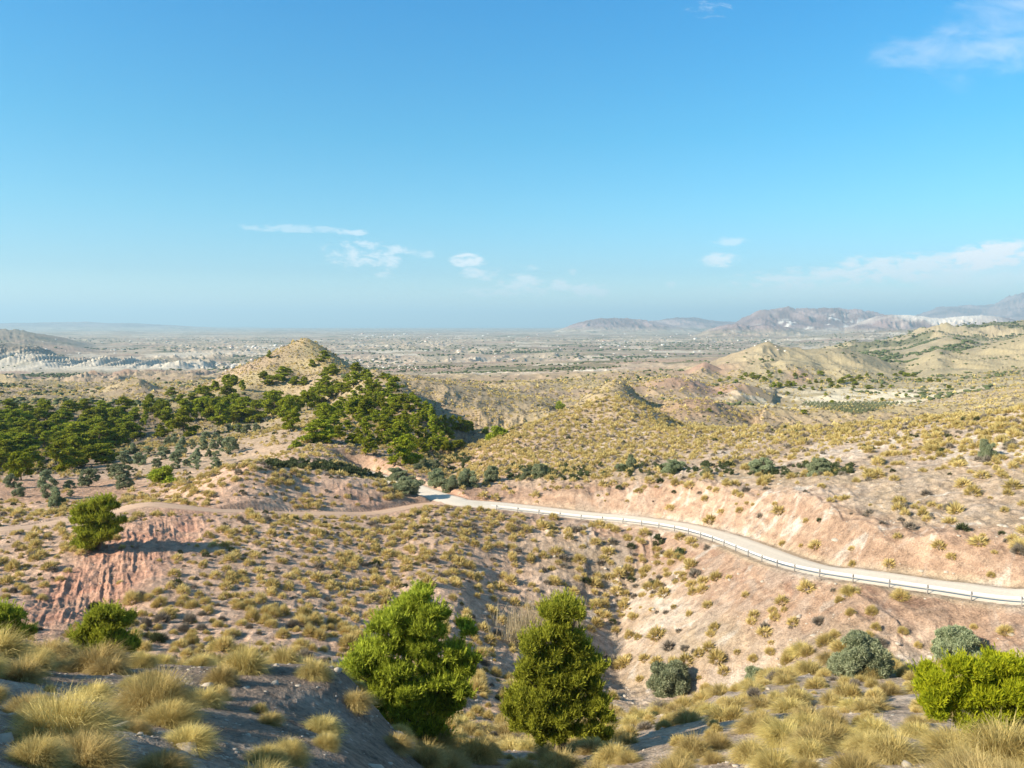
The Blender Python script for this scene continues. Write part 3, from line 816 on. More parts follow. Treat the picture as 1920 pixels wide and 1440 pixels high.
def build_guardrail():
    E = EDGE[(EDGE[:, 1] < 147.5)]
    k1 = np.argmin(np.abs(E[:, 0] / E[:, 1] * FOC + CX - 925))
    E = E[:k1 + 1]
    root = bpy.data.objects.new("guardrail", None); COL.objects.link(root)
    root.location = E[len(E) // 2]
    tag(root, "long steel guardrail on posts along the valley edge of the road", "guardrail")
    L = Vector(root.location)
    t = np.gradient(E[:, :2], axis=0); t /= np.linalg.norm(t, axis=1)[:, None]
    n = np.stack([t[:, 1], -t[:, 0]], 1)
    sgn = 1 if (n[len(n) // 3, 1] > 0) else -1
    n = n * sgn
    # W profile, closed
    prof = [(0.00, .72), (.05, .69), (.05, .66), (.0, .63), (.0, .59), (.05, .56), (.05, .53), (.0, .50), (-.02, .50), (.03, .53), (.03, .56), (-.02, .59), (-.02, .63), (.03, .66), (.03, .69), (-.02, .72)]
    V = []
    for k in range(len(E)):
        for a, h in prof:
            V.append((E[k, 0] + n[k, 0] * (a + .12) - L.x, E[k, 1] + n[k, 1] * (a + .12) - L.y, E[k, 2] + h - L.z))
    m = len(prof)
    idx = np.arange(len(E) * m).reshape(len(E), m)
    nxt = np.roll(idx, -1, axis=1)
    F = np.stack([idx[:-1].ravel(), nxt[:-1].ravel(), nxt[1:].ravel(), idx[1:].ravel()], 1)
    link("rail", mesh_from("rail", np.array(V), F, [M_RAIL]), root)
    pm = None
    for k in range(2, len(E), 4):
        if pm is None:
            v1, f1 = box(0, 0, .15, .09, .12, 1.15)
            v2, f2 = box(0, .09, .60, .09, .07, .26)
            V, F = join([(v1, f1), (v2, f2)])
            pm = mesh_from("post", V, F, [M_POST])
        p = link("post", pm, root, (E[k, 0] - L.x, E[k, 1] - L.y, E[k, 2] - L.z))
        p.rotation_euler = (0, 0, math.atan2(n[k, 1], n[k, 0]) - pi / 2)
build_guardrail()

# ------------------------------------------------------------------ plants
def leaves(rng, P, Dr, size, aspect=.34, jitter=.75):
    """one small triangle per point, growing along its direction"""
    n = len(P)
    d = Dr + rng.normal(0, jitter, (n, 3))
    d /= np.linalg.norm(d, axis=1)[:, None] + 1e-9
    s = np.cross(d, rng.normal(0, 1, (n, 3)))
    s /= np.linalg.norm(s, axis=1)[:, None] + 1e-9
    sz = size * rng.uniform(.65, 1.35, n)[:, None]
    a = P - s * sz * aspect; b = P + s * sz * aspect; c = P + d * sz
    V = np.stack([a, b, c], 1).reshape(-1, 3)
    return V

def lobe_leaves(rng, lobes, per_m2, size, squash=.85, up=.25, aspect=.34, fill=.45, sub=0):
    """lobes: (x, y, z, r). Leaves through the outer part of every lobe, tint grows to the tips"""
    VV_, TT = [], []
    if sub:
        L2 = []
        for (x, y, z, r) in lobes:
            for _ in range(sub):
                d = rng.normal(0, 1, 3); d /= np.linalg.norm(d); d[2] = abs(d[2]) * .9 - .25
                q = r * rng.uniform(.35, .85)
                L2.append((x + d[0] * q, y + d[1] * q, z + d[2] * q * .9, r * rng.uniform(.30, .48)))
        lobes = L2
    for (x, y, z, r) in lobes:
        n = max(8, int(per_m2 * r * r * 12.57))
        d = rng.normal(0, 1, (n, 3)); d /= np.linalg.norm(d, axis=1)[:, None]
        rad = r * (1 - fill * rng.random(n) ** 1.6)
        # ragged: push sub-bunches in and out
        h = vnoise(d[:, 0] * 3.1 + x * 7, d[:, 1] * 3.1 + d[:, 2] * 2.7 + y * 5, 9)
        rad = rad * (.72 + .5 * h)
        p = d * rad[:, None]; p[:, 2] *= squash
        keep = (d[:, 2] > -.75) | (rng.random(n) < .4)
        p = p[keep]; dd = d[keep]
        dd = dd + np.array([0, 0, up])
        v = leaves(rng, p + (x, y, z), dd, size, aspect)
        base = rng.uniform(-.18, .18)
        t = np.clip(.42 + base + rng.normal(0, .30, len(p)), 0, 1)
        VV_.append(v); TT.append(np.repeat(t, 3))
    V = np.concatenate(VV_); T = np.concatenate(TT)
    F = np.arange(len(V)).reshape(-1, 3)
    return V, F, T

def tube(pts, radii, seg=6):
    V = []; F = []
    pts = [np.array(p, float) for p in pts]
    for i, p in enumerate(pts):
        a = pts[min(i + 1, len(pts) - 1)] - pts[max(i - 1, 0)]
        a /= np.linalg.norm(a) + 1e-9
        u = np.cross(a, (0.3, 1, 0.1)); u /= np.linalg.norm(u) + 1e-9
        w = np.cross(a, u)
        for k in range(seg):
            q = 2 * pi * k / seg
            V.append(p + (u * cos(q) + w * sin(q)) * radii[i])
    for i in range(len(pts) - 1):
        for k in range(seg):
            F.append((i * seg + k, i * seg + (k + 1) % seg, (i + 1) * seg + (k + 1) % seg, (i + 1) * seg + k))
    return np.array(V), np.array(F)

def trunk_mesh(rng, name, top, lobes, r0, n_limb=9, base=(0, 0, -.3)):
    parts = []
    b = np.array(base, float); t = np.array(top, float)
    k1 = b + (t - b) * .35 + rng.normal(0, .03, 3) * np.linalg.norm(t - b)
    k2 = b + (t - b) * .7 + rng.normal(0, .04, 3) * np.linalg.norm(t - b)
    parts.append(tube([b, k1, k2, t], [r0, r0 * .75, r0 * .5, r0 * .2], 7))
    ls = list(lobes); rng.shuffle(ls)
    for (x, y, z, r) in ls[:n_limb]:
        s = np.clip((z - b[2]) / (t[2] - b[2] + 1e-6) - .25, .12, .8)
        st = b + (t - b) * s
        e = np.array((x, y, z))
        mid = (st + e) / 2 + np.array((0, 0, -.08 * np.linalg.norm(e - st)))
        parts.append(tube([st, mid, e], [r0 * .38, r0 * .24, r0 * .08], 5))
    V, F = join(parts)
    return mesh_from(name, V, F, [M_BARK], True)

def plant_thing(name, label, cat, loc, group=None):
    o = bpy.data.objects.new(name, None); COL.objects.link(o)
    o.empty_display_size = .2
    o.location = loc
    tag(o, label, cat, group)
    return o

def traced_pine(label, zoom, lobes_z, Dd, base_px, base_row, mat, per_m2, size, seed, depth=.75, name='pine_tree', cat='pine tree', extra=.8, group=None):
    """a pine whose bunches of foliage sit where the photograph shows them, filled out to a full crown in depth"""
    rng = np.random.default_rng(seed)
    x0, y0, s = zoom
    if Dd is None: Dd = at_px(base_px, base_row, 40)[1]
    X = (base_px - CX) / FOC * Dd; Z = float(ground_z([X], [Dd])[0])
    L = []
    for (a, b, r) in lobes_z:
        px, row, rp = x0 + a / s, y0 + b / s, r / s
        L.append(((px - CX) / FOC * Dd - X, 0.0, -(row - HOR) / FOC * Dd - Z, rp / FOC * Dd))
    A = np.array(L)
    cxm = A[:, 0].mean(); hwid = (A[:, 0].max() - A[:, 0].min()) / 2 + A[:, 3].mean()
    out = []
    zlow, zhigh = A[:, 2].min(), A[:, 2].max()
    for (x, y, z, r) in L:
        lat = min(1, abs(x - cxm) / hwid)
        half = hwid * depth * math.sqrt(max(0.05, 1 - lat * lat)) * (1 - .45 * (z - zlow) / (zhigh - zlow + 1e-6))
        out.append((x, -half * rng.uniform(.25, .8), z, r))
    for (x, y, z, r) in L:
        if rng.random() < extra:
            lat = min(1, abs(x - cxm) / hwid)
            half = hwid * depth * math.sqrt(max(0.05, 1 - lat * lat)) * (1 - .45 * (z - zlow) / (zhigh - zlow + 1e-6))
            out.append((x * .93 + rng.normal(0, .1), half * rng.uniform(.0, .8), z - r * .3, r))
    root = plant_thing(name, label, cat, (X, Dd, Z), group)
    V, F, T = lobe_leaves(rng, out, per_m2 * 1.15, size * 1.35, up=.9, aspect=.13, fill=.75, sub=16)
    P_, D_, T_ = [], [], []
    for (x, y, z, r) in out:
        for _ in range(int(26 * r * r / (size * size) * .05) + 4):
            d = rng.normal(0, 1, 3); d[2] = abs(d[2]) * .8; d /= np.linalg.norm(d)
            q = np.array((x, y, z)) + d * r * rng.uniform(.8, 1.12) * (1, 1, .85)
            ax = d * .6 + np.array((0, 0, .9)); ax /= np.linalg.norm(ax)
            m_ = 16
            tt = rng.random(m_)
            P_.append(q + ax * (tt * size * 2.2)[:, None]); D_.append(np.tile(ax * 1.1, (m_, 1)) + rng.normal(0, .35, (m_, 3))); T_.append(np.full(m_, np.clip(rng.normal(.75, .2), 0, 1)))
    V2 = leaves(rng, np.concatenate(P_), np.concatenate(D_), size * .9, .12, .25)
    F = np.concatenate([F, np.arange(len(V2)).reshape(-1, 3) + len(V)]); V = np.concatenate([V, V2]); T = np.concatenate([T, np.repeat(np.concatenate(T_), 3)])
    link("crown", mesh_from("crown", V, F, [mat], False, {'tint': T}), root)
    link("trunk", trunk_mesh(rng, "trunk", (cxm * .6, 0, zhigh * .85), out, .035 * (zhigh) + .05, 14), root)
    return root

Z5 = (0, 880, 2.571); Z6 = (560, 1050, 2.824); Z7 = (1200, 1080, 2.667); Z27 = (0, 860, 6.0)
traced_pine("tall bushy green pine, left of the two pines at bottom centre", Z6,
  [(650,180,55),(720,225,62),(600,230,60),(540,265,62),(450,330,72),(560,320,82),(680,310,80),(760,262,50),(480,420,74),(600,420,90),(350,500,82),(300,560,72),(450,560,100),(560,520,82),(680,420,74),(830,460,60),(900,365,40),(930,500,42),(870,545,60),(700,520,62),(260,670,60),(350,690,82),(450,660,90),(300,745,62),(420,760,82),(560,700,74),(640,720,82),(720,700,62),(800,680,62),(600,800,72),(700,820,80),(520,860,62),(800,600,62),(620,620,70),(740,600,64),(880,640,60),(820,740,60),(760,860,66)],
  27.5, 772, 1385, M_PINE, 620, .10, 1)
traced_pine("narrower green pine, right of the two pines at bottom centre", Z6,
  [(1400,240,70),(1330,270,60),(1470,262,60),(1380,352,70),(1300,392,80),(1230,435,62),(1420,400,70),(1480,462,62),(1350,480,70),(1250,520,72),(1200,585,62),(1450,540,62),(1400,620,72),(1330,600,62),(1480,600,62),(1580,550,52),(1300,680,72),(1200,700,82),(1430,690,62),(1560,650,62),(1590,730,62),(1500,760,72),(1380,780,72),(1250,800,82),(1180,850,72),(1620,800,42),(1380,880,62),(1550,850,52),(1300,900,72),(1620,910,32),(1130,780,60),(1450,850,60)],
  26.6, 1050, 1425, M_PINE, 620, .10, 2, .6)
traced_pine("bright yellow-green young pine cut off by the right edge", Z7,
  [(1560,440,66),(1480,520,70),(1420,580,62),(1440,645,60),(1550,600,90),(1650,455,60),(1680,560,90),(1780,445,62),(1800,525,82),(1860,455,72),(1900,525,90),(1850,620,90),(1700,660,72),(1560,680,60),(2000,500,100),(1960,650,100),(1760,720,60),(1900,730,72),(1620,740,50),(2080,580,90),(2060,700,80)],
  21.0, 1870, 1400, M_YOUNG, 800, .09, 3, .7)
traced_pine("small bright pine just behind the left foreground crest", Z5,
  [(530,680,45),(480,700,45),(580,690,40),(450,760,50),(540,760,56),(610,720,40),(400,790,45),(480,810,52),(560,810,46),(600,840,40),(420,845,40),(640,850,30),(500,870,50)],
  36.0, 200, 1225, M_PINE, 520, .12, 4)
traced_pine("pine cut off by the left edge, half way down", Z5,
  [(30,680,50),(80,700,40),(20,740,52),(70,750,50),(110,765,32),(-30,700,62),(-60,760,60),(40,800,50),(100,800,36)],
  36.0, 5, 1205, M_PINE, 520, .12, 5)
traced_pine("lone dark green pine beside the dirt track, left", Z27,
  [(1200,470,92),(1100,520,92),(1000,560,102),(920,600,82),(1250,540,64),(900,680,64),(1000,680,102),(1120,640,102),(1240,640,82),(1100,760,92),(1250,760,92),(1350,700,52),(940,800,72),(1040,840,82),(1180,860,92),(1320,800,52),(900,940,62),(1000,960,82),(1100,930,64)],
  None, 185, 1032, M_PINE, 130, .22, 6)

# -- ordinary pines and olives: a few models, copied
def crown_lobes(rng, h, w, n, t0=.25, flat=.5, lean=0.0):
    out = []
    for i in range(n):
        t = t0 + (1 - t0) * ((i + rng.random()) / n)
        prof = math.sin(pi * min(1, max(.06, ((t - t0) / (1 - t0)) ** .8 * .82 + .14))) ** flat
        a = rng.uniform(0, 2 * pi); rr = math.sqrt(rng.uniform(.12, 1)) * prof * w * .36
        r = w * rng.uniform(.15, .23) * (.7 + .3 * prof)
        out.append((rr * cos(a) + lean * t * w, rr * sin(a), t * h - r * .6, r))
    return out

def tree_model(kind, seed, h, w, n_lobe, per_m2, size, mat, t0=.25, flat=.5, squash=.8, lean=0, sub=0, aspect=.34):
    rng = np.random.default_rng(seed)
    L = crown_lobes(rng, h, w, n_lobe, t0, flat, lean)
    V, F, T = lobe_leaves(rng, L, per_m2, size, squash, .3, aspect, .5, sub)
    cm = mesh_from("crown", V, F, [mat], False, {'tint': T})
    tm = trunk_mesh(rng, "trunk", (lean * w * .7, 0, h * .8), L, .02 * h + .03, 7)
    return cm, tm, h, w

PINES = [tree_model('pine', 11 + i, 7.5, w, nl, 44, .44, M_PINE_FAR, t0, fl, .7, ln, 5) for i, (w, nl, t0, fl, ln) in enumerate(
    [(6.5, 22, .16, .6, .05), (5.2, 20, .10, .8, -.04), (7.5, 24, .26, .5, .08), (4.4, 18, .08, 1.0, 0), (6.0, 22, .18, .6, -.08), (5.6, 20, .14, .7, .1)])]
SLIM = [tree_model('pine', 31 + i, 7.5, w, 15, 50, .40, M_PINE_FAR, .10, 1.0, .9, 0, 5) for i, w in enumerate((3.2, 3.7))]
OLIVES = [tree_model('olive', 41 + i, 3.6, w, nl, 90, .26, M_OLIVE, .24, .45, .85, 0, 5, .25) for i, (w, nl) in enumerate([(4.0, 16), (3.6, 14), (4.6, 18), (3.2, 13)])]
BIGOL = [tree_model('olive', 51 + i, 3.6, w, nl, 150, .19, M_OLIVE, .06, .4, .9, 0, 6, .22) for i, (w, nl) in enumerate([(6.4, 30), (5.0, 24), (5.6, 26)])]
SHRUBS = [tree_model('shrub', 61 + i, 2.0, w, 12, 60, .26, M_PINE, .05, .45, .8, 0) for i, w in enumerate((3.4, 2.8))]
SCR = [tree_model('scrub', 71 + i, 1.6, w, 9, 70, .22, M_SCRUB, .0, .4, .8, 0) for i, w in enumerate((2.2, 1.8))]

rnd = random.Random(7)
def put_tree(name, model, X, Y, h, label, cat, group, wide=None, tiny=False):
    cm, tm, H, W = model
    z = float(ground_z([X], [Y])[0])
    s = h / H
    sw = s if wide is None else wide / W
    rz = rnd.uniform(0, 2 * pi)
    if tiny:
        o = link(name, cm, None, (X, Y, z - .1)); o.rotation_euler = (0, 0, rz); o.scale = (sw, sw, s)
        tag(o, label, cat, group)
        return o
    o = plant_thing(name, label, cat, (X, Y, z - .1), group)
    o.rotation_euler = (0, 0, rz); o.scale = (sw, sw, s)
    link("crown", cm, o); link("trunk", tm, o)
    return o

ORD = ['first', 'second', 'third', 'fourth', 'fifth', 'sixth', 'seventh', 'eighth', 'ninth', 'tenth', 'eleventh', 'twelfth', 'thirteenth', 'fourteenth', 'fifteenth', 'sixteenth', 'seventeenth', 'eighteenth', 'nineteenth', 'twentieth',
       'twenty-first', 'twenty-second', 'twenty-third', 'twenty-fourth', 'twenty-fifth', 'twenty-sixth', 'twenty-seventh', 'twenty-eighth', 'twenty-ninth', 'thirtieth', 'thirty-first', 'thirty-second', 'thirty-third', 'thirty-fourth', 'thirty-fifth', 'thirty-sixth', 'thirty-seventh', 'thirty-eighth', 'thirty-ninth', 'fortieth'] + ['forty-' + q for q in ('first', 'second', 'third', 'fourth', 'fifth', 'sixth', 'seventh', 'eighth', 'ninth')]

# pines: (px, row of the foot, height in px, width in px)
P_FOREST = [(46,788,30,30),(92,786,34,34),(130,786,34,36),(12,798,30,30),(100,808,30,28),(176,800,36,40),(35,815,32,36),(62,818,30,26),(100,832,32,26),(142,845,50,60),(205,800,34,34),(198,832,40,36),(225,806,40,34),(226,838,36,34),
  (85,842,32,24),(40,842,34,34),(10,866,40,46),(112,886,58,44),(135,878,38,40),(160,872,36,34),(40,900,52,40),(75,882,18,12),(232,780,34,36),(252,788,24,24),(20,825,30,34),(68,795,28,26),(155,815,32,30),(180,835,34,30),
  (205,862,30,32),(-20,850,40,44),(-18,800,34,36),(-60,830,40,44),(5,885,36,36),(60,868,30,30),(118,795,28,30),(240,815,34,30),(75,775,26,28),(160,772,24,26),(15,775,26,30),(190,778,26,30),(-70,870,40,40),(-100,800,36,40)]
P_MIDDLE = [(285,775,36,28),(322,742,16,20),(305,786,36,30),(345,786,36,32),(272,796,26,12),(312,818,52,32),(347,816,52,40),(300,822,26,18),(378,790,44,38),(402,788,42,34),(424,788,40,34),(384,748,24,26),(432,724,18,22),(360,765,26,28),
  (430,752,30,28),(412,778,32,26),(455,790,44,48),(482,792,40,34),(412,798,40,34),(388,770,26,26),(340,758,18,22),(445,768,30,28),(375,738,16,16),(404,732,18,18),(440,792,40,30)]
P_HOLLOW = [(455,732,20,12),(426,722,20,22),(438,716,14,14),(495,710,14,16),(506,722,18,22),(531,714,26,30),(553,721,16,20),(570,722,16,16),(512,778,44,40),(540,778,36,34),(532,784,28,20),(554,772,30,26),(576,768,34,28),(600,762,38,36),(585,745,20,20),
  (612,735,30,26),(555,776,14,12),(568,752,20,20),(524,760,26,24),(500,766,30,26)]
P_PEAK = [(505,672,15,10),(606,678,20,22),(585,688,14,14),(622,704,22,24),(650,716,16,14),(612,700,12,14)]
P_SPUR = [(605,724,22,20),(668,698,16,20),(684,699,14,18),(664,724,24,26),(690,714,14,18),(718,710,10,14),(728,714,12,14),(742,734,24,24),(697,738,24,22),(640,740,20,22),(675,738,14,14),(712,744,16,16),(662,752,18,16),(676,760,18,14),(690,758,20,20),
  (720,766,22,20),(742,768,22,22),(762,772,30,24),(775,752,14,14),(634,776,22,18),(660,782,30,24),(692,782,32,30),(640,786,16,16),(612,796,36,30),(545,808,34,26),(598,830,38,48),(614,826,22,18),(612,812,22,24),(637,822,22,22),(690,808,24,20),(722,816,30,28),
  (736,792,20,18),(750,828,34,28),(710,762,16,14),(640,762,16,16),(622,745,18,18),(755,800,26,20),(706,726,14,14),(650,770,16,14),(676,800,20,16),(628,800,20,18)]
P_SLIM = [(758,812,34,16),(775,808,34,15),(786,824,34,16),(808,806,46,15),(811,826,46,24),(827,806,26,11),(684,852,52,30),(740,872,50,26),(770,850,34,18),(797,832,30,14)]
P_SPUR = [(a, b, c * 1.12, d * 1.15) for a, b, c, d in P_SPUR]
P_SPUR += [(672,785,20,22),(684,775,18,20),(702,752,18,18),(716,752,18,20),(726,742,18,18),(735,775,20,22),(748,756,18,20),(705,792,22,22),(718,800,22,24),(690,832,22,24),(660,834,20,24),(730,830,26,26),(760,842,26,24),(785,792,22,20),(808,784,20,18),(824,815,22,20),(836,846,22,20),(596,740,20,22),(800,790,22,20),(815,800,20,18),(842,826,24,20),(828,836,26,22),(812,848,28,24),(790,850,28,24),(850,846,20,18),(780,762,20,20),(795,775,22,20),(862,840,16,16),(730,815,24,22),(715,835,22,18),(775,845,26,22),(765,800,24,20),(742,808,22,18),(700,845,18,16),(654,735,16,18),(700,765,20,18),(725,785,22,20),(690,740,18,20),(735,758,20,20),(630,732,18,18),(650,808,20,20),(585,812,20,20),(600,780,22,24),(668,820,18,18)]
P_GROVE = [(849,806,26,16),(862,808,26,18),(880,812,22,18),(872,810,22,14),(836,802,24,12)]
def rows_of(lst, models, name, cat, group, phr, jit=1.0):
    order = sorted(range(len(lst)), key=lambda i: lst[i][0])
    for k, i in enumerate(order):
        px, row, hp, wp = lst[i]
        X, Y, z = at_px(px, row, 60)
        if Y > 900:
            X, Y, z = at_px(px, row + 8, 60)
        if Y > 900: continue
        h = hp * Y / FOC; w = wp * Y / FOC * 1.3
        put_tree(name, models[rnd.randrange(len(models))], X, Y, h * 1.06, phr % ORD[k % 49] if '%s' in phr else phr, cat, group, w)
_r = random.Random(99)
for _ in range(60):
    _p = _r.uniform(-90, 262); _q = _r.uniform(782, 884)
    if _p > 205 and _q > 832: continue
    if all((a[0] - _p) ** 2 + (a[1] - _q) ** 2 * 2.2 > 13 ** 2 for a in P_FOREST):
        _h = _r.uniform(26, 34) + (_q - 780) * .10
        P_FOREST.append((_p, _q, _h, _h * _r.uniform(.95, 1.2)))
def banded(lst, cuts):
    out = [[] for _ in range(len(cuts) + 1)]
    for t in lst:
        out[sum(t[1] > c for c in cuts)].append(t)
    return out
far_, mid_, low_ = banded(P_FOREST, (806, 842))
print("forest", len(far_), len(mid_), len(low_))
rows_of(far_, PINES, 'pine_tree', 'pine tree', 'pines of the left forest', "%s pine from the left along the forest's far edge")
rows_of(mid_, PINES, 'pine_tree', 'pine tree', 'pines of the left forest', "%s pine from the left in the middle of the left forest")
rows_of(low_, PINES, 'pine_tree', 'pine tree', 'pines of the left forest', "%s pine from the left on the near forest edge above the fields")
far_, low_ = banded(P_MIDDLE, (779,))
rows_of(far_, PINES, 'pine_tree', 'pine tree', 'pines above the olive grove', "%s from left of upper pines between olive grove and cone hill")
rows_of(low_, PINES, 'pine_tree', 'pine tree', 'pines above the olive grove', "%s from left of tall pines standing just above the olive grove")
far_, low_ = banded(P_HOLLOW, (742,))
rows_of(far_, PINES, 'pine_tree', 'pine tree', 'pines below the cone hill', "%s pine from the left on the lower slope of the cone hill")
rows_of(low_, PINES, 'pine_tree', 'pine tree', 'pines below the cone hill', "%s pine from the left in the hollow below the cone hill")
rows_of(P_PEAK, PINES, 'pine_tree', 'pine tree', 'pines high on the cone hill', "%s from left of the few pines high on the cone hill")
a_, b_, c_ = banded(P_SPUR, (741, 786))
rows_of(a_, PINES, 'pine_tree', 'pine tree', 'pines on the wooded spur', "%s pine from the left near the top of the wooded spur")
rows_of(b_, PINES, 'pine_tree', 'pine tree', 'pines on the wooded spur', "%s pine from the left half way up the wooded spur")
rows_of(c_, PINES, 'pine_tree', 'pine tree', 'pines on the wooded spur', "%s pine from the left at the foot of the wooded spur")
rows_of(P_SLIM, SLIM, 'pine_tree', 'pine tree', 'slender pines at the right end of the spur', "%s slender pine from the left at the spur's shaded end")
rows_of(P_GROVE, PINES, 'pine_tree', 'pine tree', 'pines in the shaded gully', "%s pine from left in the clump behind the shaded gully")
X, Y, z = at_px(768, 874, 60)
put_tree('pine_tree', PINES[0], X, Y, 62 * Y / FOC, "large round pine at the foot of the spur above the road bend", "pine tree", None, 54 * Y / FOC)

def rows_ol(lst, models, phr, group, name='olive_tree', cat='olive tree'):
    for k, (px, row, hp, wp) in enumerate(sorted(lst)):
        X, Y, z = at_px(px, row, 40)
        put_tree(name, models[k % len(models)], X, Y, hp * Y / FOC, (phr % ORD[k]) if '%s' in phr else phr, cat, group, wp * Y / FOC)
rows_ol([(315,836,18,16),(326,832,20,18),(341,838,20,22),(361,842,20,16),(381,844,22,20),(400,843,20,20),(415,840,22,20),(427,852,34,32),(436,846,28,24)], OLIVES, "%s olive from the left in the grove's back row", 'olives of the grove')
rows_ol([(205,852,16,22),(232,853,14,24),(250,850,20,24),(278,855,20,28),(305,852,16,26),(337,852,18,28),(368,858,18,22)], OLIVES, "%s olive from the left in the grove's second row", 'olives of the grove')
rows_ol([(204,866,18,26),(233,868,22,30),(262,872,24,30),(303,862,16,28),(332,866,22,28),(366,867,20,24),(405,866,22,24),(392,856,16,18)], OLIVES, "%s olive from the left in the grove's third row", 'olives of the grove')
rows_ol([(292,877,18,22),(330,879,16,22),(368,880,20,24),(405,878,18,22),(350,874,14,18)], OLIVES, "%s olive from the left in the grove's front row", 'olives of the grove')
rows_ol([(386,826,18,22),(404,824,14,18),(430,808,14,18),(446,810,16,20),(463,812,18,20),(480,810,18,18)], OLIVES, "%s from left of olives just under the hollow's pines", 'olives above the grove')
rows_ol([(20,915,28,26),(35,932,28,27)], OLIVES, "%s from left of the two olives by the left edge", 'field olives')
rows_ol([(167,912,36,38)], OLIVES, "round olive standing alone in the ploughed field", 'field olives')
rows_ol([(222,900,32,42),(231,917,28,38)], OLIVES, "%s from left of the pair of olives right of the field", 'field olives')
rows_ol([(86,915,36,28),(96,935,40,36),(106,950,38,36)], OLIVES, "%s from left of three clumped olives beside the field's stone bank", 'field olives')
rows_ol([(130,915,16,22),(132,930,12,14)], OLIVES, "%s and smaller grey bush on the field's stone bank", 'bushes on the stone bank', 'bush', 'bush')
rows_ol([(304,905,30,58)], SHRUBS, "bright green spreading bush between olive grove and track", None, 'bush', 'bush')
rows_ol([(551,838,14,28)], SHRUBS, "low bright green bush at the foot of the spur", None, 'bush', 'bush')
rows_ol([(445,806,12,24),(930,820,22,44),(912,815,14,20),(1050,768,16,20)], SHRUBS, "%s from left of green bushes in the gullies behind the road", 'gully bushes', 'bush', 'bush')
rows_ol([(745,900,24,50),(768,922,30,66),(782,880,12,20),(797,876,18,28),(815,876,16,22),(818,910,32,46),(845,918,28,38),(878,912,34,44),(923,901,30,38)], BIGOL, "%s roadside olive from the left above the road junction", 'roadside olives')
rows_ol([(986,897,20,26),(1012,894,28,40)], BIGOL, "%s from left of the olive pair behind the road bank", 'bank olives')
rows_ol([(1165,882,14,30),(1184,880,30,22),(1266,886,26,54),(1326,888,14,30),(1432,886,28,62),(1536,888,32,52)], BIGOL, "%s from left of dark olives lining the bench above the road", 'bench olives')
rows_ol([(1850,856,34,36)], BIGOL, "lone dark bush among straw tussocks on the right hillside", None, 'bush', 'bush')
rows_ol([(1236,1020,20,26),(1273,1044,20,22)], SCR, "%s from left of two dark bushes just below the guardrail", 'bushes below the guardrail', 'bush', 'bush')
def near_bush(px, row, hp, wp, label, seed, Dd=None, mat=M_OLIVE):
    X, Y, z = at_px(px, row, 30)
    m = tree_model('bush', seed, hp * Y / FOC, wp * Y / FOC, 34, 620 * (40 / Y) ** 1.3, .13 * (Y / 45), mat, .02, .35, .9, 0, 14, .2)
    put_tree('olive_bush', m, X, Y, hp * Y / FOC, label, 'olive bush', 'olive bushes below the road')
near_bush(1612, 1268, 82, 125, "wide grey-green olive bush below the road, left of the bright young pine", 81)
near_bush(1796, 1240, 66, 92, "grey-green olive bush just behind the bright young pine at right", 82)
near_bush(1255, 1300, 58, 94, "grey-green olive bush right of the two large pines", 83)
near_bush(1416, 1276, 26, 46, "small olive bush between two larger olive bushes", 84)

# trees dotted over the right-hand valley
VT = [(1412,710,12,14),(1432,716,11,14),(1449,726,11,12),(1462,727,11,12),(1478,726,12,16),(1487,724,10,10),(1491,707,9,10),(1509,706,7,10),(1538,704,9,12),(1557,718,10,14),(1560,726,9,12),(1541,719,7,8),(1582,719,12,14),(1590,708,7,12),(1611,712,10,14),(1604,722,8,14),(1629,729,8,16),(1651,706,7,12),
      (1540,732,6,8),(1476,740,7,10),(1507,776,9,12),(1700,706,8,14),(1690,702,6,12),(1712,706,7,12),(1420,712,9,10),(1571,728,6,10),(1653,728,6,10),(1525,731,5,8),(1508,728,7,8),(1400,706,9,12),(1392,712,8,10),(1445,708,7,10),(1500,732,6,9),(1670,728,6,10),(1725,716,8,14),(1744,716,7,12),(1760,716,6,9),
      (1530,718,7,9),(1519,720,6,8),(1575,720,8,10),(1598,716,8,12),(1380,718,7,10),(1366,712,6,8),(1350,716,6,9),(1680,706,6,11),(1626,706,6,8),(1600,729,5,8),(1462,700,6,8),(1440,700,6,9),(1548,742,5,7),(1590,748,5,7),(1655,752,6,9),(1700,745,5,8),(1780,728,5,9),(1560,756,5,8),(1350,740,6,10),(1330,772,6,10)]
_vt = sorted(VT)
for k, (px, row, hp, wp) in enumerate(_vt):
    X, Y, z = at_px(px, row, 240)
    b_ = k // 20; 
    ph = ("left", "middle", "right")[min(b_, 2)]
    put_tree('valley_tree', PINES[k % len(PINES)], X, Y, max(hp, 7) * Y / FOC, "%s from left of small dark trees in the valley's %s part" % (ORD[k - 20 * min(b_, 2)], ph), 'tree', 'dark trees dotted over the right valley', wp * 1.25 * Y / FOC, tiny=True)

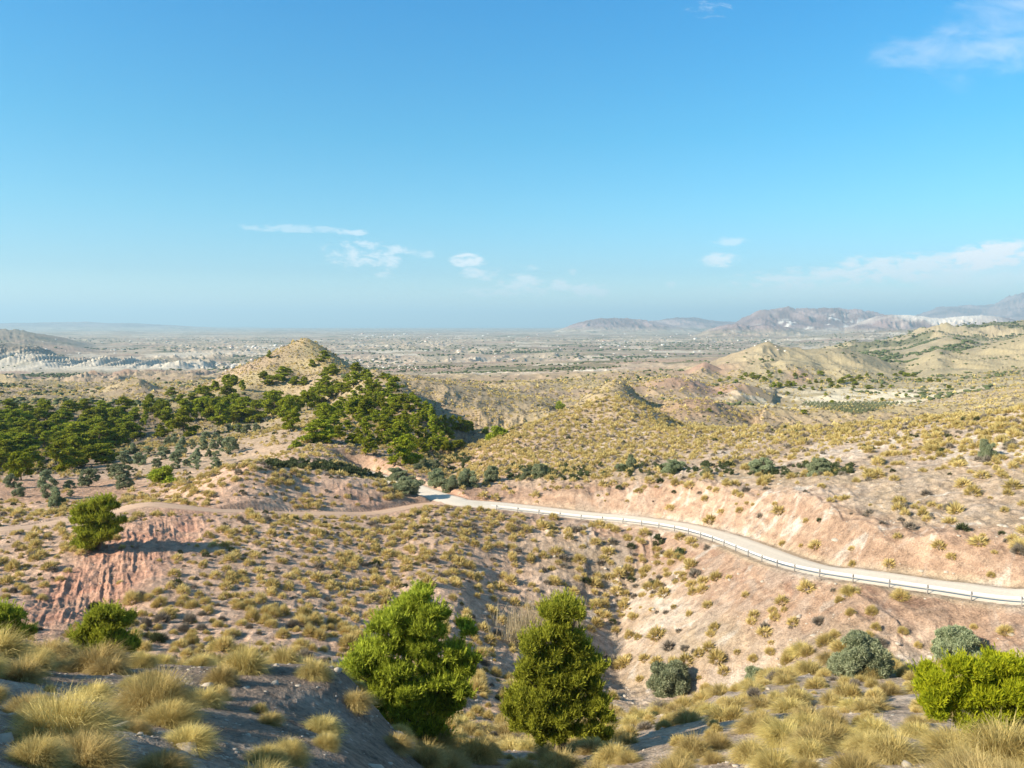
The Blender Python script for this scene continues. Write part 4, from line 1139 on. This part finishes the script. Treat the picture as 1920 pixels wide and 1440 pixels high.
# orchard in rows
def orchard():
    k = 0
    base = np.array(at_px(1500, 757, 240)[:2]); 
    e1 = np.array(at_px(1672, 757, 240)[:2]) - base
    e2 = np.array(at_px(1560, 772, 240)[:2]) - base
    A = np.array(at_px(1490, 757, 240)[:2]); B = np.array(at_px(1672, 757, 240)[:2]); Cc = np.array(at_px(1620, 774, 240)[:2])
    mod = OLIVES[1]
    D0 = (A[1] + B[1]) / 2
    n = 0
    for i in range(10):
        for j in range(24):
            px = 1488 + j * 7.8 + (9 - i) * 2.6; row = 756.5 + i * 2.1
            if row > 757 + (px - 1480) * .16 or row > 779 - max(0, px - 1605) * .26: continue
            X, Y, z = at_px(px, row, 240)
            n += 1
            put_tree('orchard_tree', mod, X, Y, 5.6 * Y / FOC, "%s row of the valley orchard, %s tree from its left end" % (ORD[i], ORD[j]), 'orchard tree', 'young trees of the valley orchard', 6.2 * Y / FOC, tiny=True)
    print("orchard", n)
orchard()

# ------------------------------------------------------------------ esparto tussocks
def tussock(rng, n, R, H, width, seg=2, droop=.5):
    """dome of arching blades; returns V, F(tri), T"""
    az = rng.uniform(0, 2 * pi, n); el = np.arccos(rng.uniform(0.0, .96, n)) * .96   # from the vertical
    el = np.clip(el * rng.uniform(.75, 1.1, n), 0, 1.5)
    L = rng.uniform(.65, 1.1, n)
    d0 = np.stack([np.sin(el) * np.cos(az), np.sin(el) * np.sin(az), np.cos(el)], 1)
    base = d0 * np.array([R * .22, R * .22, 0]) * rng.uniform(.2, 1, n)[:, None]
    sc = np.array([R, R, H])
    mid = base + d0 * sc * (L * .6)[:, None]
    d1 = d0.copy(); d1[:, 2] -= droop * (.3 + np.sin(el)); d1 += rng.normal(0, .14, (n, 3))
    tip = mid + d1 * sc * (L * .48)[:, None]
    tip[:, 2] = np.maximum(tip[:, 2], .02 * H)
    s = np.stack([-np.sin(az), np.cos(az), np.zeros(n)], 1) + rng.normal(0, .35, (n, 3))
    s /= np.linalg.norm(s, axis=1)[:, None]
    w = width * rng.uniform(.6, 1.3, n)[:, None]
    # locks of lighter and darker (dead) blades
    lock = vnoise(d0[:, 0] * 3.3 + rng.uniform(0, 50), d0[:, 1] * 3.3, 13)
    T = np.clip(rng.normal(.32, .22, n) + (lock - .4) * .7, 0, 1)
    if seg == 3:
        mid = base + d0 * sc * (L * .5)[:, None] + rng.normal(0, .03, (n, 3))
        t1 = d0.copy(); t1[:, 2] -= droop * (.2 + .6 * np.sin(el)); t1 += rng.normal(0, .16, (n, 3))
        m2 = mid + t1 * sc * (L * .33)[:, None]
        t2 = t1.copy(); t2[:, 2] -= droop * rng.uniform(.4, 1.9, n); t2 += rng.normal(0, .30, (n, 3))
        tip = m2 + t2 * sc * (L * .27)[:, None]
        tip[:, 2] = np.maximum(tip[:, 2], .02 * H)
        V = np.stack([base - s * w * .8, base + s * w * .8, mid + s * w, mid - s * w, m2 + s * w * .8, m2 - s * w * .8, tip], 1).reshape(-1, 3)
        o = (np.arange(n) * 7)[:, None]
        F = np.concatenate([o + (0, 1, 2), o + (0, 2, 3), o + (3, 2, 4), o + (3, 4, 5), o + (5, 4, 6)])
        return V, F, np.repeat(T, 7)
    if seg == 1:
        V = np.stack([base * 1.0 + mid * .0 - s * w, base + s * w, (mid + tip) / 2 + (0, 0, 0)], 1)
        V = np.stack([mid * .45 + base * .55 - s * w, mid * .45 + base * .55 + s * w, mid * .3 + tip * .7], 1).reshape(-1, 3)
        return V, np.arange(3 * n).reshape(-1, 3), np.repeat(T, 3)
    V = np.stack([base - s * w * .7, base + s * w * .7, mid + s * w, mid - s * w, tip], 1).reshape(-1, 3)
    o = (np.arange(n) * 5)[:, None]
    F = np.concatenate([o + (0, 1, 2), o + (0, 2, 3), o + (3, 2, 4)])
    return V, F, np.repeat(T, 5)

def mound(rng, n, width):
    """a rounded grass mound made of short outward blades"""
    d = rng.normal(0, 1, (n, 3)); d[:, 2] = np.abs(d[:, 2]) * 1.1 - .12; d /= np.linalg.norm(d, axis=1)[:, None]
    lump = .82 + .32 * vnoise(d[:, 0] * 2.2 + rng.uniform(0, 90), d[:, 1] * 2.2 + d[:, 2] * 1.7, 3)
    p0 = d * (lump * .50)[:, None]; 
    p1 = d * (lump * rng.uniform(.82, 1.1, n))[:, None] + rng.normal(0, .07, (n, 3))
    p0[:, 2] *= 1.2; p1[:, 2] = np.maximum(p1[:, 2] * 1.22, -.02)
    s = np.cross(d, rng.normal(0, 1, (n, 3))); s /= np.linalg.norm(s, axis=1)[:, None] + 1e-9
    w = width * rng.uniform(.6, 1.4, n)[:, None]
    V = np.stack([p0 - s * w, p0 + s * w, p1], 1).reshape(-1, 3)
    return V, np.arange(3 * n).reshape(-1, 3), np.repeat(np.clip(rng.normal(.5, .25, n), 0, 1), 3)

def density(px, D, X, Y):
    """chance that a cell of the 2 m grid carries a tussock, and the mean size there"""
    n = fbm(X / 14, Y / 14, 201, 3)
    d = np.full(len(px), .42)
    sz = np.full(len(px), 1.0)
    # foreground
    d = np.where(D < 48, .60, d)
    d = np.where((D < 48) & (px > 620) & (px < 1150), .60, d)
    sz = np.where((px < 930) & (D >= 48) & (D < 150), .88, sz)
    # left slope and hill left of the road
    L = (px < 930) & (D >= 48) & (D < 150)
    d = np.where(L, .86 + .8 * n, d)
    # red scar nearly bare
    d = d * (1 - .92 * np.clip(scar(px, D) * 1.5, 0, 1))
    # slope below the road, right: scattered
    R = (px >= 930) & (D >= 55) & (D < 140)
    d = np.where(R, .50 + .6 * n, d)
    # yellow hill in the middle
    Hh = np.clip(bump2(px, D, 1080, 215, 250, .26) * 1.5, 0, 1) * (D > 165)
    d = d + Hh * .75
    # right hillside: dense along its crest
    crestD = np.interp(px, [1290, 1430, 1600, 1750, 1920], [212, 200, 185, 163, 142])
    q = sst(D / crestD, .72, .92) * (px > 1230) * (D / crestD < 1.15)
    d = np.where((px > 1160) & (D > 85) & (D < 260), np.maximum(.20 + .3 * n + .75 * q, d * (1 - sst(px, 1280, 1400))), d)
    # field, grove, forest
    f = np.clip(bump2(px, D, 110, 158, 170, .17) * 1.8, 0, 1) * (px < 330)
    d = d * (1 - f * .95)
    f = np.clip(bump2(px, D, 330, 225, 170, .20) * 1.6, 0, 1)
    d = d * (1 - f * .93)
    f = np.clip(bump2(px, D, 60, 330, 300, .3) * 1.5, 0, 1)
    d = d * (1 - f * .6)
    d = np.where(D > 260, .55 + .35 * n, d) * (1 - .6 * np.clip(bump2(px, D, 1600, 640, 210, .22) * 1.6, 0, 1))
    d = d + .8 * bump2(px, D, 1150, 410, 90, .07) + .9 * bump2(px, D, 560, 530, 130, .10)
    sz = np.where((px > 950) & (D > 55) & (D < 135), 1.12, sz)
    sz = np.where((px > 560) & (px < 1180) & (D < 18), .55, sz)
    d = np.where((px > 560) & (px < 1180) & (D < 18), .25, d)
    d = np.where((px < 640) & (D < 21), .44 + .12 * (1 - sst(px, 200, 420)), d)
    sz = np.where((D < 13) & (px < 640), .72, sz)
    pad = np.clip(bump2(px, D, 1728, 64, 50, .07) * 1.8, 0, 1)
    d = d * (1 - pad)
    d = np.where((px > 1180) & (D < 48), .46, d)
    return d, sz

def scatter():
    rng = np.random.default_rng(42)
    out = []
    for (a, b, cell) in ((6.5, 48, 1.15), (48, 150, 1.42), (150, 300, 1.5), (300, 560, 2.5), (560, 1000, 5.0)):
        w = b * 0.70
        gx = np.arange(-w, w, cell); gy = np.arange(a, b, cell)
        X, Y = np.meshgrid(gx, gy)
        X = (X + rng.uniform(-.48, .48, X.shape) * cell).ravel(); Y = (Y + rng.uniform(-.48, .48, Y.shape) * cell).ravel()
        px = CX + FOC * X / Y
        m = (px > -120) & (px < 2040) & (Y >= a) & (Y < b)
        X, Y, px = X[m], Y[m], px[m]
        d, sz = density(px, Y, X, Y)
        m = rng.random(len(X)) < d
        X, Y, px, sz = X[m], Y[m], px[m], sz[m]
        dr, _ = near_line(X, Y, ROAD_C, 10); dt, _ = near_line(X, Y, TRACK_C, 10)
        m = (dr > 4.0) & (dt > 3.1)
        # hardly anything on the bare cut faces
        m &= ~((dr < 9) & (Y > 60) & (dr < 7) & (rng.random(len(X)) < .6))
        X, Y, px, sz = X[m], Y[m], px[m], sz[m]
        s = sz * np.minimum(np.exp(rng.normal(-.03, .40, len(X))), 1.75) * (.49 if b <= 48 else .66)
        if b > 300: s = s * (1.25 if b < 600 else 2.0)
        z = ground_z(X, Y)
        top = HOR - FOC * (z + s * .8) / Y
        m = top < hidden_by(px, Y) + 14
        out.append(np.stack([X[m], Y[m], z[m], s[m], px[m]], 1))
    return np.concatenate(out)
TU = scatter()
# big tufts that the photograph shows at the very front: (px, row of the foot, radius in px)
FRONT = [(60,1262,62),(175,1312,58),(45,1345,70),(150,1450,115),(60,1440,80),(250,1372,46),(350,1400,66),(405,1310,40),(380,1245,40),(300,1300,30),(540,1425,56),(505,1355,36),(485,1335,30),(610,1400,40),
         (1520,1420,60),(1640,1400,54),(1410,1425,56),(1500,1310,38),(1640,1330,50),(1300,1420,60),(1790,1420,90),(1880,1430,110),(1450,1375,48),(1560,1365,40),(1180,1430,40)]
fr = []
for (px, row, rp) in FRONT:
    if row < 1438:
        X, Y, z = at_px(px, row, 4)
    else:
        X, Y, z = at_px(px, 1436, 4); Y -= (row - 1436) * .012; X = (px - CX) / FOC * Y; z = float(ground_z([X], [Y])[0])
    fr.append((X, Y, z, rp * Y / FOC / 1.28, px))
fr = np.array(fr)
keep = np.ones(len(TU), bool)
for f in fr:
    keep &= ~(np.hypot(TU[:, 0] - f[0], TU[:, 1] - f[1]) < f[3] * .9)
TU = np.concatenate([fr, TU[keep]])
app = TU[:, 3] / TU[:, 1]
rowc = HOR - FOC * (TU[:, 2] + TU[:, 3] * .4) / TU[:, 1]
inview = (TU[:, 4] > -70) & (TU[:, 4] < 1990) & (rowc < 1640)
topr = HOR - FOC * (TU[:, 2] + TU[:, 3] * .6) / TU[:, 1]
seen = inview & (topr < hidden_by(TU[:, 4], TU[:, 1]) + 1)
score = np.where(seen, app, 0)
order = np.argsort(-score)
IND = order[:299]
mask = np.ones(len(TU), bool); mask[IND] = False
REST = TU[mask]
print("tussocks", len(TU), "nearest D of rest in view", REST[:, 1].min(), "last individual D", TU[IND[-1], 1])

rngT = np.random.default_rng(5)
TM = {}
for nm, n, w in (('a', 8000, .0030), ('b', 3600, .0052), ('c', 1300, .0095)):
    TM[nm] = [mesh_from("esparto_tussock", *(lambda t: (t[0], t[1], [M_STRAW], False, {'tint': t[2]}))(tussock(rngT, n, .95, rngT.uniform(.85, 1.15), w, 3, rngT.uniform(.35, .65)))) for _ in range(4)]
zones = {}
for i in IND:
    X, Y, z, s, px = TU[i]
    row = HOR - FOC * z / Y
    if px < 300: a = "at far left"
    elif px < 640: a = "left of the pines"
    elif px < 1160: a = "by the large pines"
    elif px < 1500: a = "right of the pines"
    else: a = "at far right"
    if row > 1370: b = "at the bottom"
    elif row > 1300: b = "in the foreground"
    elif row > 1240: b = "on the crest"
    elif Y < 62: b = "past the crest"
    else: b = "across the ravine"
    c = "big" if s * FOC / Y > 42 else ("medium" if s * FOC / Y > 26 else "small")
    zones.setdefault((c, b, a), []).append((px, i))
for (c, b, a), L in zones.items():
    L.sort()
    for k, (px, i) in enumerate(L):
        X, Y, z, s, px = TU[i]
        lod = 'a' if Y < 14 else ('b' if Y < 27 else 'c')
        o = link("esparto_tussock", TM[lod][rngT.integers(4)], None, (X, Y, z - .03))
        o.rotation_euler = (rngT.normal(0, .06), rngT.normal(0, .06), rngT.uniform(0, 6.28))
        o.scale = (s * rngT.uniform(.9, 1.15), s * rngT.uniform(.9, 1.15), s * rngT.uniform(.75, 1.05))
        nth = ORD[min(k, len(ORD) - 1)]
        tag(o, "%s of %s straw tussocks %s, %s" % (nth, c, b, a), "grass tussock", "esparto tussocks in the foreground")

def merge_scatter(name, items, lods, mat, label, cat):
    """items X,Y,Z,s ; lods: list of (dmax, [templates (V,F,T)])"""
    rng = np.random.default_rng(77)
    VV_, FF, TT = [], [], []
    nb = 0
    dprev = 0
    for dmax, tmpl in lods:
        m = (items[:, 1] >= dprev) & (items[:, 1] < dmax)
        it = items[m]
        which = rng.integers(0, len(tmpl), len(it))
        for k, (V, F, T) in enumerate(tmpl):
            q = it[which == k]
            if not len(q): continue
            a = rng.uniform(0, 2 * pi, len(q)); c, s = np.cos(a), np.sin(a)
            sx = q[:, 3] * rng.uniform(.85, 1.2, len(q)); szz = q[:, 3] * rng.uniform(.7, 1.05, len(q))
            x = (V[None, :, 0] * c[:, None] - V[None, :, 1] * s[:, None]) * sx[:, None] + q[:, 0:1]
            y = (V[None, :, 0] * s[:, None] + V[None, :, 1] * c[:, None]) * sx[:, None] + q[:, 1:2]
            z = V[None, :, 2] * szz[:, None] + q[:, 2:3] - .04
            VV_.append(np.stack([x, y, z], 2).reshape(-1, 3))
            off = (np.arange(len(q)) * len(V))[:, None, None] + nb
            FF.append((F[None] + off).reshape(-1, 3))
            tb = rng.uniform(-.28, .28, len(q))[:, None]
            TT.append(np.clip(T[None] + tb, 0, 1).ravel())
            nb += len(q) * len(V)
        dprev = dmax
    V = np.concatenate(VV_); F = np.concatenate(FF); T = np.concatenate(TT)
    print(name, "tris", len(F))
    o = link(name, mesh_from(name, V, F, [mat], False, {'tint': T}))
    tag(o, label, cat, kind='stuff')
    return o
tm1 = [mound(rngT, 1300, .023) for _ in range(4)]
tm2 = [mound(rngT, 320, .058) for _ in range(5)]
tm3 = [mound(rngT, 110, .11) for _ in range(5)]
tm4 = [mound(rngT, 24, .30) for _ in range(5)]
# some of the tufts are grey-brown low shrubs (thyme, dead tussocks)
rngG = np.random.default_rng(9)
gsel = rngG.random(len(REST)) < np.where(REST[:, 1] < 300, .18, .48)
rsel = ~gsel & (rngG.random(len(REST)) < .045) & (REST[:, 1] < 420)
merge_scatter("rosemary_scrub", REST[rsel] * np.array([1, 1, 1, .75, 1]), [(80, tm1), (150, tm2), (300, tm3), (1100, tm4)], M_SCRUB, "small dark green rosemary shrubs mixed in among the grass tussocks", "shrubs")
gsel2 = gsel
merge_scatter("esparto_grass", REST[~gsel & ~rsel], [(80, tm1), (150, tm2), (300, tm3), (1100, tm4)], M_STRAW, "straw-coloured esparto tussocks covering the hillsides", "grass")
merge_scatter("dry_brush", REST[gsel] * np.array([1, 1, 1, .8, 1]), [(80, tm1), (150, tm2), (300, tm3), (1100, tm4)], M_GREY, "low grey-brown brush scattered between the grass tussocks", "brush")

# ------------------------------------------------------------------ stones
def rock(rng, n=26):
    import mathutils
    me = bpy.data.meshes.new("rock")
    import bmesh
    bm = bmesh.new()
    for _ in range(n):
        v = rng.normal(0, 1, 3); v /= np.linalg.norm(v)
        v = v * rng.uniform(.75, 1.05) * np.array([1, .75, .55])
        bm.verts.new(v.tolist())
    bmesh.ops.convex_hull(bm, input=bm.verts)
    bm.to_mesh(me); bm.free()
    me.materials.append(M_ROCK)
    return me
rngR = np.random.default_rng(3)
RK = [rock(rngR) for _ in range(6)]
def tri_of(me):
    V = np.empty(len(me.vertices) * 3, np.float32); me.vertices.foreach_get('co', V); V = V.reshape(-1, 3)
    me.calc_loop_triangles()
    F = np.array([t.vertices[:] for t in me.loop_triangles])
    return V.astype(float), F, np.full(len(V), .5)
RT = [tri_of(m) for m in RK]
big = [(275,1372,9,"upper of two pale stones lying in the left foreground shade"),(262,1380,8,"lower of two pale stones lying in the left foreground shade"),(205,1252,16,"flat pale rock on the crest at far left"),
       (1270,1100,5,"pale stone on the slope below the guardrail bend"),(1368,1088,5,"pale boulder right of the bushes below the guardrail")]
for px, row, rp, lab in big:
    X, Y, z = at_px(px, row, 4)
    o = link("rock", RK[rngR.integers(6)], None, (X, Y, z + .02)); s = rp * Y / FOC
    o.scale = (s, s, s * .8); o.rotation_euler = (rngR.normal(0, .3), rngR.normal(0, .3), rngR.uniform(0, 6))
    tag(o, lab, "rock")
def stones():
    rng = np.random.default_rng(12)
    n = 42000
    px = rng.uniform(-40, 1960, n)
    Y = np.exp(rng.uniform(math.log(6), math.log(135), n))
    X = (px - CX) / FOC * Y
    d = fbm(X / 5, Y / 5, 301, 3)
    m = rng.random(n) < np.clip(.28 + d * 1.1, 0.02, 1) * np.where(px < 800, np.where(Y < 45, 1, .22), .75)
    dr, _ = near_line(X, Y, ROAD_C, 8); dt, _ = near_line(X, Y, TRACK_C, 6)
    m &= (dr > 3.9) & (dt > 2.2)
    X, Y = X[m], Y[m]
    s = np.exp(rng.normal(math.log(.034), .60, len(X))) * (Y / 22) ** .45 * np.where((X / Y > -.05) & (Y > 50), 1.15 * np.exp(np.abs(rng.normal(0, .38, len(X)))), 1)
    z = ground_z(X, Y)
    it = np.stack([X, Y, z + .02 + s * .1, s, X], 1)
    merge_scatter("gravel", it, [(200, RT)], M_ROCK, "pale limestone rubble strewn over the slopes", "gravel")
stones()

# dry reeds in the ravine behind the right-hand large pine
def reeds():
    rng = np.random.default_rng(15)
    n = 1500
    px = rng.normal(1010, 34, n); row = rng.normal(1190, 16, n)
    pts = [at_px(p, r, 45) for p, r in zip(px[:140], row[:140])]
    base = np.array(pts)[rng.integers(0, 140, n)] + rng.normal(0, .5, (n, 3)) * (1, 1, 0)
    h = rng.uniform(1.2, 2.8, n)
    lean = rng.normal(0, .22, (n, 2))
    w = .03
    a = rng.uniform(0, pi, n)
    s = np.stack([np.cos(a), np.sin(a), np.zeros(n)], 1) * w
    tip = base + np.stack([lean[:, 0], lean[:, 1], np.ones(n)], 1) * h[:, None]
    V = np.stack([base - s, base + s, tip + s * .3, tip - s * .3], 1).reshape(-1, 3)
    F = np.arange(4 * n).reshape(-1, 4)
    T = np.repeat(rng.random(n), 4)
    o = link("dry_reeds", mesh_from("dry_reeds", V, F, [M_REED], False, {'tint': T}))
    tag(o, "pale dry reeds standing in the ravine between the large pines", "reeds", kind='stuff')
reeds()

# ------------------------------------------------------------------ scrub and groves of the far country
def blob(rng):
    import bmesh
    bm = bmesh.new()
    bmesh.ops.create_icosphere(bm, subdivisions=1, radius=1)
    V = np.array([v.co[:] for v in bm.verts]); bm.faces.ensure_lookup_table()
    F = np.array([[v.index for v in f.verts] for f in bm.faces]); bm.free()
    V = V * rng.uniform(.6, 1.25, (len(V), 1)); V[:, 2] = V[:, 2] * .6 + .45
    return V, F, rng.random(len(V))
BL = [blob(rngR) for _ in range(6)]
def scrub():
    rng = np.random.default_rng(21)
    L = []
    # plain: lines and clusters
    n = 60000
    D = 1 / rng.uniform(1 / 7500, 1 / 800, n)
    px = rng.uniform(-80, 2000, n)
    X = (px - CX) / FOC * D
    nn = fbm(X / 520, D / 230, 401, 4)
    m = (nn > .20) | (rng.random(n) < .012)
    m &= ~((px > 1250) & (D < 3300) & (rng.random(n) < .8))
    m &= ~((px < 430) & (D > 1950) & (D < 3300) & (rng.random(n) < .93))
    X, D = X[m], D[m]
    s = rng.uniform(1.6, 4.2, len(X)) * np.clip(D / 1800, .7, 2.0)
    L.append(np.stack([X, D, ground_z(X, D), s, X], 1))
    # green hill at the right and other hill scrub
    n = 5200
    D = rng.uniform(1500, 3300, n); px = rng.uniform(1480, 2000, n); X = (px - CX) / FOC * D
    m = fbm(X / 120, D / 160, 112, 4) > .0
    X, D = X[m], D[m]
    L.append(np.stack([X, D, ground_z(X, D), rng.uniform(3, 6, len(X)), X], 1))
    n = 2400
    D = rng.uniform(520, 1300, n); px = rng.uniform(1150, 1990, n); X = (px - CX) / FOC * D
    m = fbm(X / 70, D / 90, 405, 3) > .22
    X, D = X[m], D[m]
    L.append(np.stack([X, D, ground_z(X, D), rng.uniform(1.2, 3.0, len(X)), X], 1))
    n = 2600
    D = rng.uniform(420, 900, n); px = rng.uniform(-100, 700, n); X = (px - CX) / FOC * D
    m = fbm(X / 50, D / 70, 406, 3) > .12
    X, D = X[m], D[m]
    L.append(np.stack([X, D, ground_z(X, D), rng.uniform(1.0, 2.6, len(X)), X], 1))
    merge_scatter("scrub", np.concatenate(L), [(9000, BL)], M_SCRUB, "dark green scrub and groves spread over the plain and far hills", "scrub")
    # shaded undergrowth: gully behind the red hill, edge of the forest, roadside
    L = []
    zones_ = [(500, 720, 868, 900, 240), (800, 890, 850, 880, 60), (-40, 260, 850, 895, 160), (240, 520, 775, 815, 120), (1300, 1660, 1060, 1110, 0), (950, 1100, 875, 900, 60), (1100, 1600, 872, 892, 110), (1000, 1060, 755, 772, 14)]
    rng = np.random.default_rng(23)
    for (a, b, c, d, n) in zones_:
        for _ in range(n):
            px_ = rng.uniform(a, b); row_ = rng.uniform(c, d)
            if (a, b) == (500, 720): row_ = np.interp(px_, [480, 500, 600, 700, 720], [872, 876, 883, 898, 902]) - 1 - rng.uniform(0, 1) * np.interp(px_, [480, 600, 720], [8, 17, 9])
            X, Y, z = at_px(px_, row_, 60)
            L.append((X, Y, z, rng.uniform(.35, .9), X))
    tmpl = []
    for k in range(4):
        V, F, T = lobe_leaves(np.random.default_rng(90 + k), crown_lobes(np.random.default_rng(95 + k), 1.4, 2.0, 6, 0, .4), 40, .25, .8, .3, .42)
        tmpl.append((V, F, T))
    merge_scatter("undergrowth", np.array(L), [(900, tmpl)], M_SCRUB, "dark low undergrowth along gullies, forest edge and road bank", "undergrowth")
scrub()

# ------------------------------------------------------------------ houses of the plain
def house_mesh(w, d, h, roofmat):
    V = np.array([(-w/2,-d/2,-3),(w/2,-d/2,-3),(w/2,d/2,-3),(-w/2,d/2,-3),(-w/2,-d/2,h),(w/2,-d/2,h),(w/2,d/2,h),(-w/2,d/2,h)], float)
    F = np.array([(0,1,5,4),(1,2,6,5),(2,3,7,6),(3,0,4,7)])
    wall = mesh_from("wall", V, F, [M_WHITE])
    e = .5; r = h + d * .22
    V = np.array([(-w/2-e,-d/2-e,h-.1),(w/2+e,-d/2-e,h-.1),(w/2+e,0,r),(-w/2-e,0,r),(w/2+e,d/2+e,h-.1),(-w/2-e,d/2+e,h-.1)], float)
    F = np.array([(0,1,2,3),(3,2,4,5),(0,3,5,5),(1,4,2,2)])
    me = bpy.data.meshes.new("roof")
    me.from_pydata(V.tolist(), [], [(0,1,2,3),(3,2,4,5),(0,3,5),(1,4,2),(0,5,4,1)])
    me.materials.append(roofmat)
    # windows and door as thin recess boxes
    parts = []
    for i in range(3):
        parts.append(box(-w/2 + w*(i+.5)/3, -d/2 - .03, h*.55, w*.12, .12, h*.28))
    V, F = join(parts)
    win = mesh_from("window", V, F, [M_POST])
    return wall, me, win
HM = [house_mesh(14, 9, 4.5, M_TILE), house_mesh(20, 10, 6.5, M_TILE), house_mesh(46, 22, 7, M_GREYROOF), house_mesh(12, 10, 4, M_WHITE), house_mesh(30, 14, 5, M_WHITE)]
def houses():
    rng = np.random.default_rng(31)
    areas = [  # px range, row range, count, phrase
        (395, 440, 682, 694, 14, "in the village left of the cone hill"),
        (455, 535, 649, 656, 26, "in the white town left of the cone hill's peak"),
        (300, 500, 640, 690, 26, "on the plain at left"),
        (690, 790, 684, 692, 22, "in the hamlet right of the cone hill"),
        (640, 1000, 626, 634, 30, "in the distant town at the centre horizon"),
        (640, 1000, 640, 690, 30, "on the plain right of the cone hill"),
        (1000, 1300, 626, 670, 40, "on the plain below the round mountain"),
        (1300, 1480, 632, 662, 26, "at the foot of the right mountains"),
        (60, 290, 636, 668, 14, "on the far left plain"),
    ]
    for (a, b, c, d, n, ph) in areas:
        items = []
        for _ in range(n):
            px, row = rng.uniform(a, b), rng.uniform(c, d)
            X, Y, z = at_px(px, row, 900)
            if Y > 12000: continue
            items.append((px, X, Y, z))
        items.sort()
        for k, (px, X, Y, z) in enumerate(items):
            q = rng.integers(len(HM)) if Y > 3000 else rng.choice([0, 1, 3, 3, 4, 2])
            o = bpy.data.objects.new("house", None); COL.objects.link(o)
            o.location = (X, Y, z); o.rotation_euler = (0, 0, rng.uniform(-.6, .6))
            W_ = (14, 20, 46, 12, 30)[q]
            sc = rng.uniform(2.2, 5.5) * Y / FOC / W_
            o.scale = (sc, sc, sc * .9)
            tag(o, "%s from left of pale houses %s" % (ORD[k % 40], ph), "house", "houses scattered over the plain")
            link("wall", HM[q][0], o); link("roof", HM[q][1], o)
            if Y < 3000: link("window", HM[q][2], o)
houses()

# ------------------------------------------------------------------ haze
def haze():
    v, f = box(0, 27000, 0, 110000, 60000, 1)
    zmin = float(GZ.min()) - 1.0; zmax = max(float(GZ.max()) + 20, 60)
    v = np.array([(x, y, z) for x in (-75000, 75000) for y in (-70000, 70000) for z in (zmin, zmax)], float)
    me = mesh_from("haze", v, f)
    m = bpy.data.materials.new("haze_air"); m.use_nodes = True
    nt = m.node_tree
    for nd in list(nt.nodes):
        if nd.type != 'OUTPUT_MATERIAL': nt.nodes.remove(nd)
    pv = nt.nodes.new('ShaderNodeVolumePrincipled')
    pv.inputs['Color'].default_value = (.60, .86, 1.0, 1)
    pv.inputs['Density'].default_value = 6.3e-5
    pv.inputs['Anisotropy'].default_value = 0.1
    nt.links.new(pv.outputs[0], nt.nodes['Material Output'].inputs['Volume'])
    me.materials.append(m)
    o = link("haze", me)
    tag(o, "thin blue haze over the plain and mountains", "haze", kind='stuff')
haze()
print("scene built")
